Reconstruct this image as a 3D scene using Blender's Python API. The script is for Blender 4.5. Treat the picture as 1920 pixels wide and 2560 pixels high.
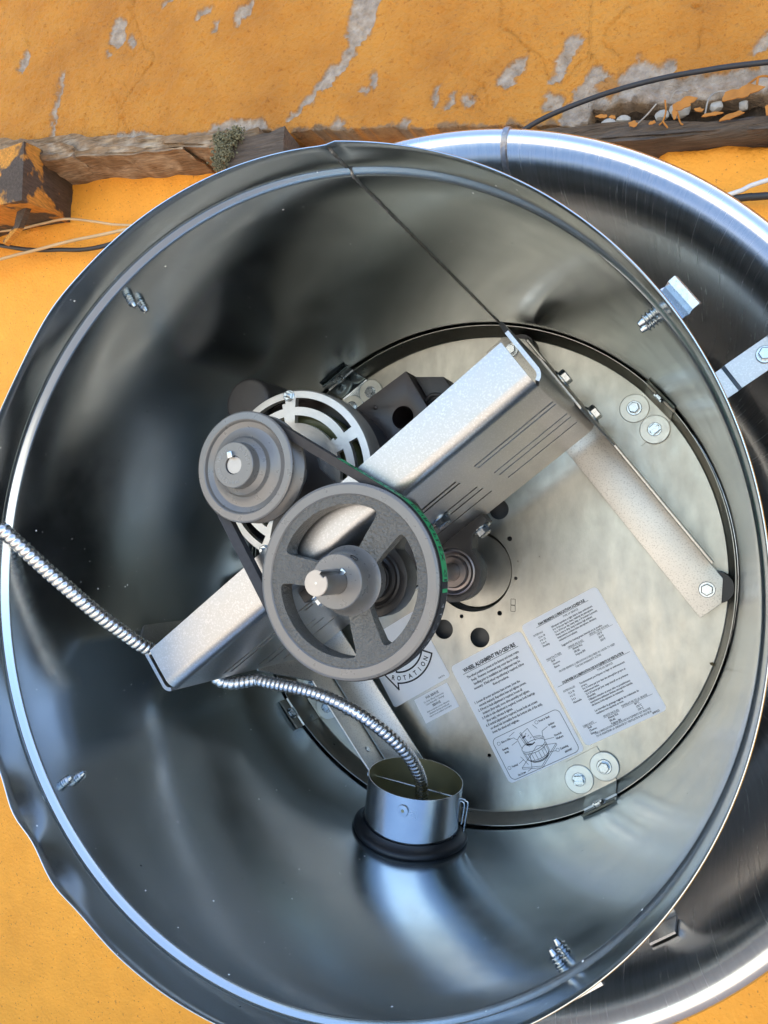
import bpy, bmesh, math, random
import numpy as np
from mathutils import Vector, Matrix

random.seed(7)
scene = bpy.context.scene
for o in list(bpy.data.objects):
    bpy.data.objects.remove(o)
C = scene.collection
PI = math.pi
R = math.radians

# ------------------------------------------------------------------ frame
# Fan frame: origin in the middle of the motor compartment floor, z along the
# fan axis out of the wall, y up along the wall, x to the right (metres).
# The wall's courses run 8.6 degrees off the fan frame's x.
H0 = 1.55
TILT = R(8.6)
A = Matrix(((1, 0, 0, 0), (0, 0, -1, 0), (0, 1, 0, 0), (0, 0, 0, 1)))
M = Matrix.Translation((0, 0, H0)) @ A @ Matrix.Rotation(TILT, 4, 'Z')

# ------------------------------------------------------------------ camera
cam_d = bpy.data.cameras.new('Camera')
cam = bpy.data.objects.new('Camera', cam_d)
C.objects.link(cam)
cam_d.sensor_fit = 'HORIZONTAL'
cam_d.sensor_width = 36.0
cam_d.lens = 36.0 * 1923.0 / 1920.0
cam_d.clip_start = 0.02
cam_d.clip_end = 500
X = Vector((0.91313752, 0.0, -0.40765165))
Y = Vector((0.01813286, -0.99901022, 0.0406175))
N = Vector((-0.40724816, -0.04448125, -0.91223372))
cl = Matrix(((X[0], -X[1], -X[2], 0.27809475),
             (Y[0], -Y[1], -Y[2], 0.03048361),
             (N[0], -N[1], -N[2], 0.88150792),
             (0, 0, 0, 1)))
cam.matrix_world = M @ cl
scene.camera = cam

# ------------------------------------------------------------------ light
SUN_EL, SUN_AZ = R(58), R(-155)      # azimuth from -Y (viewer side) towards +X: behind the wall, which stands in its own shade
world = bpy.data.worlds.new('World')
scene.world = world
world.use_nodes = True
wn = world.node_tree
bg = wn.nodes['Background']
sky = wn.nodes.new('ShaderNodeTexSky')
sky.sky_type = 'NISHITA'
sky.sun_disc = False
sky.sun_elevation = SUN_EL
sky.sun_rotation = PI + SUN_AZ
sky.air_density = 1.0
sky.dust_density = 1.8
sky.ozone_density = 1.0
wn.links.new(sky.outputs['Color'], bg.inputs['Color'])
bg.inputs['Strength'].default_value = 0.15
sd = bpy.data.lights.new('sun', 'SUN')
sd.energy = 3.0
sd.angle = R(0.5)
sd.color = (1.0, 0.95, 0.88)
sun = bpy.data.objects.new('sun', sd)
C.objects.link(sun)
to_sun = Vector((math.sin(SUN_AZ) * math.cos(SUN_EL), -math.cos(SUN_AZ) * math.cos(SUN_EL), math.sin(SUN_EL)))
sun.rotation_euler = to_sun.to_track_quat('Z', 'Y').to_euler()
sun.location = to_sun * 20
scene.view_settings.view_transform = 'Standard'
scene.view_settings.look = 'None'
scene.view_settings.gamma = 1
scene.view_settings.use_curve_mapping = False
scene.view_settings.exposure = 2.0
scene.cycles.max_bounces = 14
scene.cycles.glossy_bounces = 10
scene.cycles.sample_clamp_indirect = 6.0
scene.cycles.use_denoising = True

# ------------------------------------------------------------------ materials
MATS = {}


def mat(name, base=(.5, .5, .5), metallic=0.0, rough=.5, spec=.5, var=0.0, var_scale=20.0, var_stretch=(1, 1, 1),
        rvar=0.0, rscale=30.0, bump=0.0, bscale=200.0, bstretch=(1, 1, 1), bdist=.001, specks=None, speck_scale=300.0,
        speck_thr=.62, second=None, second_scale=8.0, second_lo=.45, second_hi=.6, coat=0.0, aniso=0.0):
    if name in MATS:
        return MATS[name]
    m = bpy.data.materials.new(name)
    m.use_nodes = True
    nt = m.node_tree
    nd, lk = nt.nodes, nt.links
    p = nd['Principled BSDF']
    p.inputs['Metallic'].default_value = metallic
    p.inputs['Roughness'].default_value = rough
    p.inputs['Specular IOR Level'].default_value = spec
    p.inputs['Coat Weight'].default_value = coat
    p.inputs['Anisotropic'].default_value = aniso
    tc = nd.new('ShaderNodeTexCoord')

    def noise(scale, stretch=(1, 1, 1), detail=4.0, rgh=.55):
        mp = nd.new('ShaderNodeMapping')
        mp.inputs['Scale'].default_value = stretch
        lk.new(tc.outputs['Object'], mp.inputs['Vector'])
        n = nd.new('ShaderNodeTexNoise')
        n.inputs['Scale'].default_value = scale
        n.inputs['Detail'].default_value = detail
        n.inputs['Roughness'].default_value = rgh
        lk.new(mp.outputs['Vector'], n.inputs['Vector'])
        return n.outputs['Fac']

    def ramp(fac, lo, hi, a=0.0, b=1.0):
        r = nd.new('ShaderNodeMapRange')
        r.inputs['From Min'].default_value = lo
        r.inputs['From Max'].default_value = hi
        r.inputs['To Min'].default_value = a
        r.inputs['To Max'].default_value = b
        lk.new(fac, r.inputs['Value'])
        return r.outputs['Result']

    def mix(fac, c1, c2):
        x = nd.new('ShaderNodeMix')
        x.data_type = 'RGBA'
        if isinstance(fac, float):
            x.inputs[0].default_value = fac
        else:
            lk.new(fac, x.inputs[0])
        for s, c in ((6, c1), (7, c2)):
            if isinstance(c, tuple):
                x.inputs[s].default_value = (*c, 1)
            else:
                lk.new(c, x.inputs[s])
        return x.outputs[2]
    col = tuple(base)
    if second is not None:
        col = mix(ramp(noise(second_scale), second_lo, second_hi), col, tuple(second))
    if var:
        f = ramp(noise(var_scale, var_stretch), .25, .75, 1 - var, 1 + var)
        v = nd.new('ShaderNodeHueSaturation')
        if isinstance(col, tuple):
            v.inputs['Color'].default_value = (*col, 1)
        else:
            lk.new(col, v.inputs['Color'])
        lk.new(f, v.inputs['Value'])
        col = v.outputs['Color']
    if specks is not None:
        col = mix(ramp(noise(speck_scale, detail=2.0), speck_thr, speck_thr + .06), col, tuple(specks))
    if isinstance(col, tuple):
        p.inputs['Base Color'].default_value = (*col, 1)
    else:
        lk.new(col, p.inputs['Base Color'])
    if rvar:
        lk.new(ramp(noise(rscale, bstretch), .25, .75, max(.02, rough - rvar), rough + rvar), p.inputs['Roughness'])
    if bump:
        b = nd.new('ShaderNodeBump')
        b.inputs['Strength'].default_value = bump
        b.inputs['Distance'].default_value = bdist
        lk.new(noise(bscale, bstretch, 5.0), b.inputs['Height'])
        lk.new(b.outputs['Normal'], p.inputs['Normal'])
    MATS[name] = m
    return m


drum_metal = mat('drum_galvanised', (.56, .625, .655), 1, .20, var=.06, var_scale=6, rvar=.05, rscale=22, bump=.08, bscale=900, bdist=.0004,
                 specks=(.78, .78, .75), speck_scale=330, speck_thr=.735)
wind_metal = mat('spun_aluminium', (.71, .695, .68), 1, .22, var=.04, var_scale=8)
plate_metal = mat('plate_galvanised', (.40, .392, .350), 1, .34, var=.12, var_scale=85, var_stretch=(1.0, .55, 1), rvar=.08, rscale=70, bump=.25,
                  bscale=700, bdist=.0004, bstretch=(1, .35, 1))
beam_metal = mat('beam_galvanised', (.42, .42, .42), 1, .34, var=.05, var_scale=60, rvar=.05, rscale=60,
                 specks=(.50, .50, .51), speck_scale=700, speck_thr=.55)
foot_metal = mat('bracket_galvanised', (.56, .54, .50), 1, .40, var=.05, var_scale=40, bump=.25, bscale=420, bdist=.0006,
                 specks=(.42, .40, .37), speck_scale=620, speck_thr=.56)
zinc = mat('zinc_plating', (.54, .58, .60), 1, .24, var=.08, var_scale=200, rvar=.08, rscale=300)
washer_metal = mat('washer_zinc', (.60, .61, .57), 1, .40, var=.06, var_scale=90, rvar=.08, rscale=200)
cast_grey = mat('pulley_grey_rough', (.15, .145, .130), .4, .32, bump=1.0, bscale=400, bdist=.0030, var=.08, var_scale=80)
smooth_grey = mat('pulley_grey_smooth', (.185, .18, .172), .3, .30, var=.05, var_scale=60, rvar=.05, rscale=120)
shaft_steel = mat('shaft_steel', (.38, .36, .345), 1, .36, var=.10, var_scale=90, bump=.15, bscale=600, bdist=.0003)
belt_rubber = mat('belt_rubber', (.030, .029, .031), 0, .62, bump=.3, bscale=900, bdist=.0003, var=.2, var_scale=200)
belt_green = mat('belt_green_print', (.02, .40, .14), 0, .5, var=.12, var_scale=120)
ink = mat('black_ink', (.02, .02, .022), 0, .6)
ink_grey = mat('worn_white_ink', (.42, .42, .42), 0, .6)
black_cast = mat('black_casting', (.030, .027, .026), 0, .42, bump=.4, bscale=500, bdist=.0005, var=.15, var_scale=60)
rubber = mat('black_rubber', (.012, .012, .013), 0, .38, bump=.15, bscale=300, bdist=.0004)
motor_paint = mat('motor_paint', (.032, .025, .025), .15, .30, bump=.15, bscale=60, bdist=.001, var=.1, var_scale=40)
bell_metal = mat('die_cast_bell', (.66, .64, .60), .85, .46, bump=.5, bscale=450, bdist=.0006, var=.10, var_scale=60)
winding_mat = mat('winding_varnish', (.11, .115, .055), 0, .4, var=.2, var_scale=80)
paper = mat('label_film', (.95, .95, .96), 0, .30, var=.02, var_scale=20, coat=.25, bump=.05, bscale=120, bdist=.0003)
conduit_metal = mat('conduit_steel', (.66, .64, .62), 1, .26, var=.12, var_scale=180, rvar=.08, rscale=200)
tube_metal = mat('tube_steel', (.64, .68, .72), 1, .24, var=.05, var_scale=20, rvar=.05, rscale=30)
tube_gold = mat('tube_lining', (.42, .38, .22), .8, .40, var=.1, var_scale=30)
bearing_steel = mat('bearing_steel', (.24, .21, .20), 1, .34, var=.06, var_scale=100)
backing_dark = mat('hole_backing_dark', (.10, .10, .10), .6, .5, var=.1, var_scale=30)  # near-black, the shade behind the plate holes put into the colour
plaster_low = mat('yellow_render_smooth', (.90, .37, .036), 0, .75, var=.07, var_scale=18, bump=.7, bscale=140, bdist=.005, specks=(.50, .19, .03), speck_scale=170, speck_thr=.65,
                  second=(.80, .32, .030), second_scale=3.5, second_lo=.45, second_hi=.75)
wood = mat('weathered_wood', (.24, .155, .085), 0, .85, var=.5, var_scale=22, var_stretch=(1, 9, 9), bump=.9, bscale=30, bstretch=(.8, 12, 12),
           bdist=.006, second=(.42, .33, .23), second_scale=12, second_lo=.48, second_hi=.62)
wood_dark = mat('dark_wood', (.085, .060, .042), 0, .85, var=.4, var_scale=26, var_stretch=(9, 9, 1), bump=.8, bscale=40, bstretch=(12, 12, 1),
                bdist=.005, second=(.58, .25, .035), second_scale=10, second_lo=.50, second_hi=.54)
wood_right = mat('old_beam_wood', (.10, .075, .055), 0, .9, var=.45, var_scale=22, var_stretch=(1, 9, 9), bump=.9, bscale=30, bstretch=(1, 12, 12),
                 bdist=.006)
moss = mat('moss', (.19, .175, .10), 0, .95, var=.45, var_scale=90, bump=1.0, bscale=160, bdist=.006)
stone = mat('rubble_stone', (.42, .39, .34), 0, .9, var=.2, var_scale=40, bump=.5, bscale=120, bdist=.003)
recess_dark = mat('cavity_shade_brown', (.055, .042, .032), 0, .95, var=.4, var_scale=40, bump=1.0, bscale=70, bdist=.01)  # near-black brown, the recess shade put into the colour
flake_mat = mat('orange_paint_flake', (.40, .155, .022), 0, .8, var=.2, var_scale=60, bump=.6, bscale=120, bdist=.002)
wire_rust = mat('old_wire', (.34, .31, .27), .6, .6, var=.3, var_scale=60)
cable_black = mat('cable_black', (.022, .022, .024), 0, .5, var=.2, var_scale=50)
cable_pale = mat('cable_painted', (.55, .38, .20), 0, .6, var=.25, var_scale=14)
cable_white = mat('cable_white', (.62, .60, .57), 0, .5, var=.1, var_scale=30)
ground_mat = mat('ground_paving', (.50, .44, .35), 0, .85, var=.15, var_scale=3, bump=.3, bscale=20, bdist=.01)
leaf_mat = mat('dry_leaf', (.10, .075, .03), 0, .7, var=.3, var_scale=200)

# dust and dirt specks lying on the drum metal
dn = drum_metal.node_tree
dp = dn.nodes['Principled BSDF']
dtc = dn.nodes.new('ShaderNodeTexCoord')
prev = dp.inputs['Base Color'].links[0].from_socket
met = None
for scale, rad, thr, colr in ((55.0, .045, .62, (.85, .85, .82)), (38.0, .028, .55, (.03, .03, .03)), (120.0, .05, .75, (.75, .76, .74))):
    vo = dn.nodes.new('ShaderNodeTexVoronoi')
    vo.inputs['Scale'].default_value = scale
    dn.links.new(dtc.outputs['Object'], vo.inputs['Vector'])
    c1 = dn.nodes.new('ShaderNodeMath')
    c1.operation = 'LESS_THAN'
    c1.inputs[1].default_value = rad
    dn.links.new(vo.outputs['Distance'], c1.inputs[0])
    sx = dn.nodes.new('ShaderNodeSeparateColor')
    dn.links.new(vo.outputs['Color'], sx.inputs['Color'])
    c2 = dn.nodes.new('ShaderNodeMath')
    c2.operation = 'GREATER_THAN'
    c2.inputs[1].default_value = thr
    dn.links.new(sx.outputs[0], c2.inputs[0])
    c3 = dn.nodes.new('ShaderNodeMath')
    c3.operation = 'MULTIPLY'
    dn.links.new(c1.outputs[0], c3.inputs[0])
    dn.links.new(c2.outputs[0], c3.inputs[1])
    mxn = dn.nodes.new('ShaderNodeMix')
    mxn.data_type = 'RGBA'
    dn.links.new(c3.outputs[0], mxn.inputs[0])
    dn.links.new(prev, mxn.inputs[6])
    mxn.inputs[7].default_value = (*colr, 1)
    prev = mxn.outputs[2]
    if met is None:
        met = c3.outputs[0]
    else:
        c4 = dn.nodes.new('ShaderNodeMath')
        c4.operation = 'MAXIMUM'
        dn.links.new(met, c4.inputs[0])
        dn.links.new(c3.outputs[0], c4.inputs[1])
        met = c4.outputs[0]
dn.links.new(prev, dp.inputs['Base Color'])
inv = dn.nodes.new('ShaderNodeMath')
inv.operation = 'SUBTRACT'
inv.inputs[0].default_value = 1.0
dn.links.new(met, inv.inputs[1])
dn.links.new(inv.outputs[0], dp.inputs['Metallic'])

# spun metal: cross scratches laid out along the turning direction (mesh attribute 'arc')
sp_nt = wind_metal.node_tree
sp_p = sp_nt.nodes['Principled BSDF']
sp_a = sp_nt.nodes.new('ShaderNodeAttribute')
sp_a.attribute_name = 'arc'
sp_m = sp_nt.nodes.new('ShaderNodeMapping')
sp_m.inputs['Scale'].default_value = (170, 9, 9)
sp_n = sp_nt.nodes.new('ShaderNodeTexNoise')
sp_n.inputs['Scale'].default_value = 1.0
sp_n.inputs['Detail'].default_value = 6.0
sp_n.inputs['Roughness'].default_value = .75
sp_nt.links.new(sp_a.outputs['Vector'], sp_m.inputs['Vector'])
sp_nt.links.new(sp_m.outputs['Vector'], sp_n.inputs['Vector'])
sp_r = sp_nt.nodes.new('ShaderNodeMapRange')
sp_r.inputs['From Min'].default_value = .3
sp_r.inputs['From Max'].default_value = .7
sp_r.inputs['To Min'].default_value = .17
sp_r.inputs['To Max'].default_value = .29
sp_nt.links.new(sp_n.outputs['Fac'], sp_r.inputs['Value'])
sp_nt.links.new(sp_r.outputs['Result'], sp_p.inputs['Roughness'])
sp_b = sp_nt.nodes.new('ShaderNodeBump')
sp_b.inputs['Strength'].default_value = .05
sp_b.inputs['Distance'].default_value = .0006
sp_nt.links.new(sp_n.outputs['Fac'], sp_b.inputs['Height'])
sp_nt.links.new(sp_b.outputs['Normal'], sp_p.inputs['Normal'])

# upper plaster: paint with bare patches from a painted-on attribute of the mesh
pm = bpy.data.materials.new('orange_stucco')
pm.use_nodes = True
nt = pm.node_tree
pp = nt.nodes['Principled BSDF']
at = nt.nodes.new('ShaderNodeAttribute')
at.attribute_name = 'bare'
at2 = nt.nodes.new('ShaderNodeAttribute')
at2.attribute_name = 'grime_shade'
tc = nt.nodes.new('ShaderNodeTexCoord')


def nz(scale, detail=5.0):
    n = nt.nodes.new('ShaderNodeTexNoise')
    n.inputs['Scale'].default_value = scale
    n.inputs['Detail'].default_value = detail
    nt.links.new(tc.outputs['Object'], n.inputs['Vector'])
    return n.outputs['Fac']


def cr(fac, stops):
    r = nt.nodes.new('ShaderNodeValToRGB')
    while len(r.color_ramp.elements) < len(stops):
        r.color_ramp.elements.new(.5)
    for e, (pos, c) in zip(r.color_ramp.elements, stops):
        e.position = pos
        e.color = (*c, 1)
    nt.links.new(fac, r.inputs['Fac'])
    return r.outputs['Color']


def mx(fac, a, b):
    x = nt.nodes.new('ShaderNodeMix')
    x.data_type = 'RGBA'
    nt.links.new(fac, x.inputs[0])
    nt.links.new(a, x.inputs[6])
    nt.links.new(b, x.inputs[7])
    return x.outputs[2]


paint = cr(nz(7.0), [(.30, (.41, .160, .018)), (.5, (.50, .205, .025)), (.72, (.56, .245, .034))])
bare = cr(nz(60.0), [(.3, (.24, .185, .135)), (.6, (.40, .325, .25)), (.8, (.50, .43, .35))])
grm_shade = cr(nz(40.0), [(.3, (.10, .07, .05)), (.8, (.28, .18, .09))])  # colour of the bottom dirt and of the shade painted round peeled spots
pores = cr(nz(150.0, 3.0), [(.27, (.74, .68, .60)), (.40, (1, 1, 1))])  # dark specks painting shaded stucco relief into the paint colour
pt = nt.nodes.new('ShaderNodeMix')
pt.data_type = 'RGBA'
pt.blend_type = 'MULTIPLY'
pt.inputs[0].default_value = 1.0
nt.links.new(paint, pt.inputs[6])
nt.links.new(pores, pt.inputs[7])
nt.links.new(mx(at2.outputs['Fac'], mx(at.outputs['Fac'], pt.outputs[2], bare), grm_shade), pp.inputs['Base Color'])
pp.inputs['Roughness'].default_value = .85
bp = nt.nodes.new('ShaderNodeBump')
bp.inputs['Strength'].default_value = 1.0
bp.inputs['Distance'].default_value = .006
nt.links.new(nz(190.0), bp.inputs['Height'])
nt.links.new(bp.outputs['Normal'], pp.inputs['Normal'])
stucco = pm


# ------------------------------------------------------------------ mesh helpers
class MB:
    def __init__(self):
        self.v, self.f, self.m = [], [], []

    def add(self, verts, faces, mi=0):
        o = len(self.v)
        self.v += [tuple(float(c) for c in p) for p in verts]
        for f in faces:
            self.f.append(tuple(o + i for i in f))
            self.m.append(mi)

    def grid(self, rows, closed_u=False, closed_v=False, mi=0, flip=False):
        """rows: list of equally long lists of points"""
        nr, nc = len(rows), len(rows[0])
        fs = []
        for i in range(nr if closed_u else nr - 1):
            for j in range(nc if closed_v else nc - 1):
                q = (i * nc + j, i * nc + (j + 1) % nc, ((i + 1) % nr) * nc + (j + 1) % nc, ((i + 1) % nr) * nc + j)
                fs.append(q[::-1] if flip else q)
        self.add([p for r in rows for p in r], fs, mi)

    def box(self, mn, mxx, fr=None, mi=0):
        x0, y0, z0 = mn
        x1, y1, z1 = mxx
        vs = [(x0, y0, z0), (x1, y0, z0), (x1, y1, z0), (x0, y1, z0), (x0, y0, z1), (x1, y0, z1), (x1, y1, z1), (x0, y1, z1)]
        if fr:
            vs = [fr(*p) for p in vs]
        self.add(vs, [(0, 3, 2, 1), (4, 5, 6, 7), (0, 1, 5, 4), (1, 2, 6, 5), (2, 3, 7, 6), (3, 0, 4, 7)], mi)

    def lathe(self, prof, n=48, fr=None, mi=0, closed=False, rfun=None, a0=0.0, a1=2 * PI):
        """prof (r,z) list revolved around z; fr maps (x,y,z)"""
        full = abs(a1 - a0 - 2 * PI) < 1e-6
        cols = n if full else n + 1
        rows = []
        for (r, z) in prof:
            row = []
            for k in range(cols):
                t = a0 + (a1 - a0) * k / n
                rr = r + (rfun(t, r, z) if rfun else 0)
                p = (rr * math.cos(t), rr * math.sin(t), z)
                row.append(fr(*p) if fr else p)
            rows.append(row)
        self.grid(rows, closed_u=closed, closed_v=full, mi=mi, flip=False)

    def tube(self, path, r, n=10, mi=0, rfun=None, caps=True):
        P = [Vector(p) for p in path]
        rows = []
        up = None
        for i, p in enumerate(P):
            t = (P[min(i + 1, len(P) - 1)] - P[max(i - 1, 0)]).normalized()
            if up is None:
                up = t.orthogonal().normalized()
            up = (up - t * up.dot(t)).normalized()
            s = t.cross(up)
            row = []
            for k in range(n):
                a = 2 * PI * k / n
                rr = r if rfun is None else rfun(i, a)
                row.append(tuple(p + up * (rr * math.cos(a)) + s * (rr * math.sin(a))))
            rows.append(row)
        o = len(self.v)
        self.grid(rows, closed_v=True, mi=mi)
        if caps:
            self.f.append(tuple(o + k for k in range(n))[::-1])
            self.m.append(mi)
            self.f.append(tuple(o + (len(P) - 1) * n + k for k in range(n)))
            self.m.append(mi)

    def prism(self, poly, z0, z1, fr=None, mi=0):
        n = len(poly)
        vs = [(x, y, z0) for x, y in poly] + [(x, y, z1) for x, y in poly]
        if fr:
            vs = [fr(*p) for p in vs]
        fs = [tuple(range(n))[::-1], tuple(range(n, 2 * n))] + [(i, (i + 1) % n, n + (i + 1) % n, n + i) for i in range(n)]
        self.add(vs, fs, mi)

    def mesh(self, name, mats, base=(0, 0, 0), sharp=38.0, weld=True, bevel=0.0, recalc=True):
        me = bpy.data.meshes.new(name)
        b = Vector(base)
        me.from_pydata([tuple(Vector(p) - b) for p in self.v], [], self.f)
        for m_ in mats:
            me.materials.append(m_)
        me.polygons.foreach_set('material_index', self.m)
        finish(me, sharp, weld, bevel, recalc)
        return me


def finish(me, sharp=38.0, weld=True, bevel=0.0, recalc=True):
    bm = bmesh.new()
    bm.from_mesh(me)
    if weld:
        bmesh.ops.remove_doubles(bm, verts=bm.verts, dist=1e-6)
    if recalc:
        bmesh.ops.recalc_face_normals(bm, faces=bm.faces)
    lim = R(sharp)
    if bevel > 0:
        es = [e for e in bm.edges if len(e.link_faces) == 2 and e.calc_face_angle(0) > lim]
        bmesh.ops.bevel(bm, geom=es, offset=bevel, segments=2, profile=.6, affect='EDGES', clamp_overlap=True)
    for f in bm.faces:
        f.smooth = True
    for e in bm.edges:
        e.smooth = not (len(e.link_faces) != 2 or e.calc_face_angle(0) > lim)
    bm.to_mesh(me)
    bm.free()
    me.update()


def link(name, data, parent=None, matrix=None):
    o = bpy.data.objects.new(name, data)
    C.objects.link(o)
    if parent is not None:
        o.parent = parent
    if matrix is not None:
        if parent is None:
            o.matrix_world = matrix
        else:
            o.matrix_local = matrix
    return o


BASE = {}


def thing(name, base, label, cat, group=None):
    o = link(name, None, None, M @ Matrix.Translation(base))
    o.empty_display_size = .02
    BASE[o] = Vector(base)
    o['label'] = label
    o['category'] = cat
    if group:
        o['group'] = group
    return o


def part(name, mb, mats, parent, **kw):
    root = parent
    while root.parent is not None:
        root = root.parent
    if not isinstance(mats, (list, tuple)):
        mats = [mats]
    return link(name, mb.mesh(name, mats, BASE[root], **kw), parent)


def place(name, me, parent, pos, zdir, spin=0.0):
    """link shared mesh data so that its z axis looks along zdir at pos (fan frame)"""
    root = parent
    while root.parent is not None:
        root = root.parent
    q = Vector(zdir).normalized().to_track_quat('Z', 'Y').to_matrix().to_4x4()
    return link(name, me, parent, Matrix.Translation(Vector(pos) - BASE[root]) @ q @ Matrix.Rotation(spin, 4, 'Z'))


def solo(name, mb, mats, label, cat, group=None, base=None, **kw):
    if base is None:
        base = np.mean(np.array(mb.v), axis=0)
    if not isinstance(mats, (list, tuple)):
        mats = [mats]
    o = link(name, mb.mesh(name, mats, base, **kw), None, M @ Matrix.Translation(base))
    BASE[o] = Vector(base)
    o['label'] = label
    o['category'] = cat
    if group:
        o['group'] = group
    return o


def catmull(pts, step):
    P = [Vector(p) for p in pts]
    P = [P[0] * 2 - P[1]] + P + [P[-1] * 2 - P[-2]]
    dense = []
    for i in range(1, len(P) - 2):
        a, b, c, d = P[i - 1:i + 3]
        n = max(4, int((c - b).length / step * 4))
        for k in range(n):
            t = k / n
            dense.append(.5 * ((2 * b) + (c - a) * t + (2 * a - 5 * b + 4 * c - d) * t * t + (3 * b - a - 3 * c + d) * t ** 3))
    dense.append(P[-2])
    out = [dense[0]]
    acc = 0
    for i in range(1, len(dense)):
        seg = (dense[i] - dense[i - 1]).length
        while acc + seg >= step and seg > 1e-9:
            t = (step - acc) / seg
            q = dense[i - 1].lerp(dense[i], t)
            out.append(q)
            dense[i - 1] = q
            seg = (dense[i] - q).length
            acc = 0
        acc += seg
    return out


def text_mesh(s, size, align='LEFT', bold=0.0, res=1, space=1.0, xs=1.0):
    """triangulated flat text in its own xy plane -> (verts, faces)"""
    cu = bpy.data.curves.new('t', 'FONT')
    cu.body = s
    cu.size = size
    cu.align_x = align
    cu.resolution_u = res
    cu.offset = bold
    cu.space_character = space
    ob = bpy.data.objects.new('t', cu)
    C.objects.link(ob)
    dg = bpy.context.evaluated_depsgraph_get()
    dg.update()
    me = bpy.data.meshes.new_from_object(ob.evaluated_get(dg))
    vs = [(v.co.x * xs, v.co.y) for v in me.vertices]
    fs = [tuple(p.vertices) for p in me.polygons]
    bpy.data.objects.remove(ob)
    bpy.data.curves.remove(cu)
    bpy.data.meshes.remove(me)
    return vs, fs


def boolean_cut(me, cutters):
    """cut a list of MB cutters from mesh me, returns a new mesh"""
    base = link('cut_base', me)
    cme = bpy.data.meshes.new('cut_tool')
    mb = MB()
    for c in cutters:
        mb.add(c.v, c.f)
    cme.from_pydata(mb.v, [], mb.f)
    bm = bmesh.new()
    bm.from_mesh(cme)
    bmesh.ops.recalc_face_normals(bm, faces=bm.faces)
    bm.to_mesh(cme)
    bm.free()
    tool = link('cut_tool', cme)
    md = base.modifiers.new('b', 'BOOLEAN')
    md.operation = 'DIFFERENCE'
    md.solver = 'EXACT'
    md.object = tool
    dg = bpy.context.evaluated_depsgraph_get()
    dg.update()
    out = bpy.data.meshes.new_from_object(base.evaluated_get(dg))
    bpy.data.objects.remove(base)
    bpy.data.objects.remove(tool)
    return out


def circ(cx, cy, r, n=24):
    return [(cx + r * math.cos(2 * PI * k / n), cy + r * math.sin(2 * PI * k / n)) for k in range(n)]


def cyl_mb(cx, cy, r, z0, z1, n=24):
    mb = MB()
    mb.prism(circ(cx, cy, r, n), z0, z1)
    return mb


# value noise on numpy arrays
_rng = np.random.RandomState(3)
_tab = _rng.rand(256, 256)


def vnoise(x, y):
    xi, yi = np.floor(x).astype(int), np.floor(y).astype(int)
    fx, fy = x - xi, y - yi
    fx, fy = fx * fx * (3 - 2 * fx), fy * fy * (3 - 2 * fy)
    g = lambda i, j: _tab[i % 256, j % 256]
    return (g(xi, yi) * (1 - fx) + g(xi + 1, yi) * fx) * (1 - fy) + (g(xi, yi + 1) * (1 - fx) + g(xi + 1, yi + 1) * fx) * fy


def fbm(x, y, s, o=5, gain=.5):
    out, amp, tot = 0, 1.0, 0
    for k in range(o):
        out = out + amp * vnoise(x * s + 17.3 * k, y * s + 9.1 * k)
        tot += amp
        amp *= gain
        s *= 2.03
    return out / tot


# ------------------------------------------------------------------ setting: ground, wall
gm = MB()
gm.add([(-60, -60, 0), (60, -60, 0), (60, 60, 0), (-60, 60, 0)], [(0, 1, 2, 3)])
ground = link('ground', gm.mesh('ground', [ground_mat]))
ground['kind'] = 'structure'

ZU, ZL = -.34, -.41
wall = thing('stucco_wall', (0, -1.5, ZL), 'weathered orange stucco wall with peeling patches behind the steel fan', 'wall')

bx = [-4.5, -1.30, -1.115, -.95, -.787, -.638, -.5, -.3, -.117, .05, .074, .082, .154, .212, .268, .335, .45, 4.5]
by = [1.42, .945, .887, .864, .849, .834, .812, .772, .737, .703, .706, .730, .716, .706, .702, .694, .665, .05]
xs = np.r_[np.arange(-4.5, -1.36, .1), np.arange(-1.36, .40, .003), np.arange(.45, 4.5, .1)]
ts = np.r_[np.arange(0, .50, .003), np.arange(.52, 1.9, .12)]
XX, TT = np.meshgrid(xs, ts)
yb = np.interp(xs, bx, by) + (fbm(xs, xs * 0 + 3.1, 22.0) - .5) * .022
YY = yb[None, :] + TT
WX = XX + (fbm(XX, YY, 45, 5, .62) - .5) * .034
WY = YY + (fbm(XX + 5, YY + 2, 45, 5, .62) - .5) * .034
bare = np.zeros_like(XX)
edge = np.zeros_like(XX)


def sst(v, a, b):
    t = np.clip((v - a) / (b - a), 0, 1)
    return t * t * (3 - 2 * t)


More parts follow.
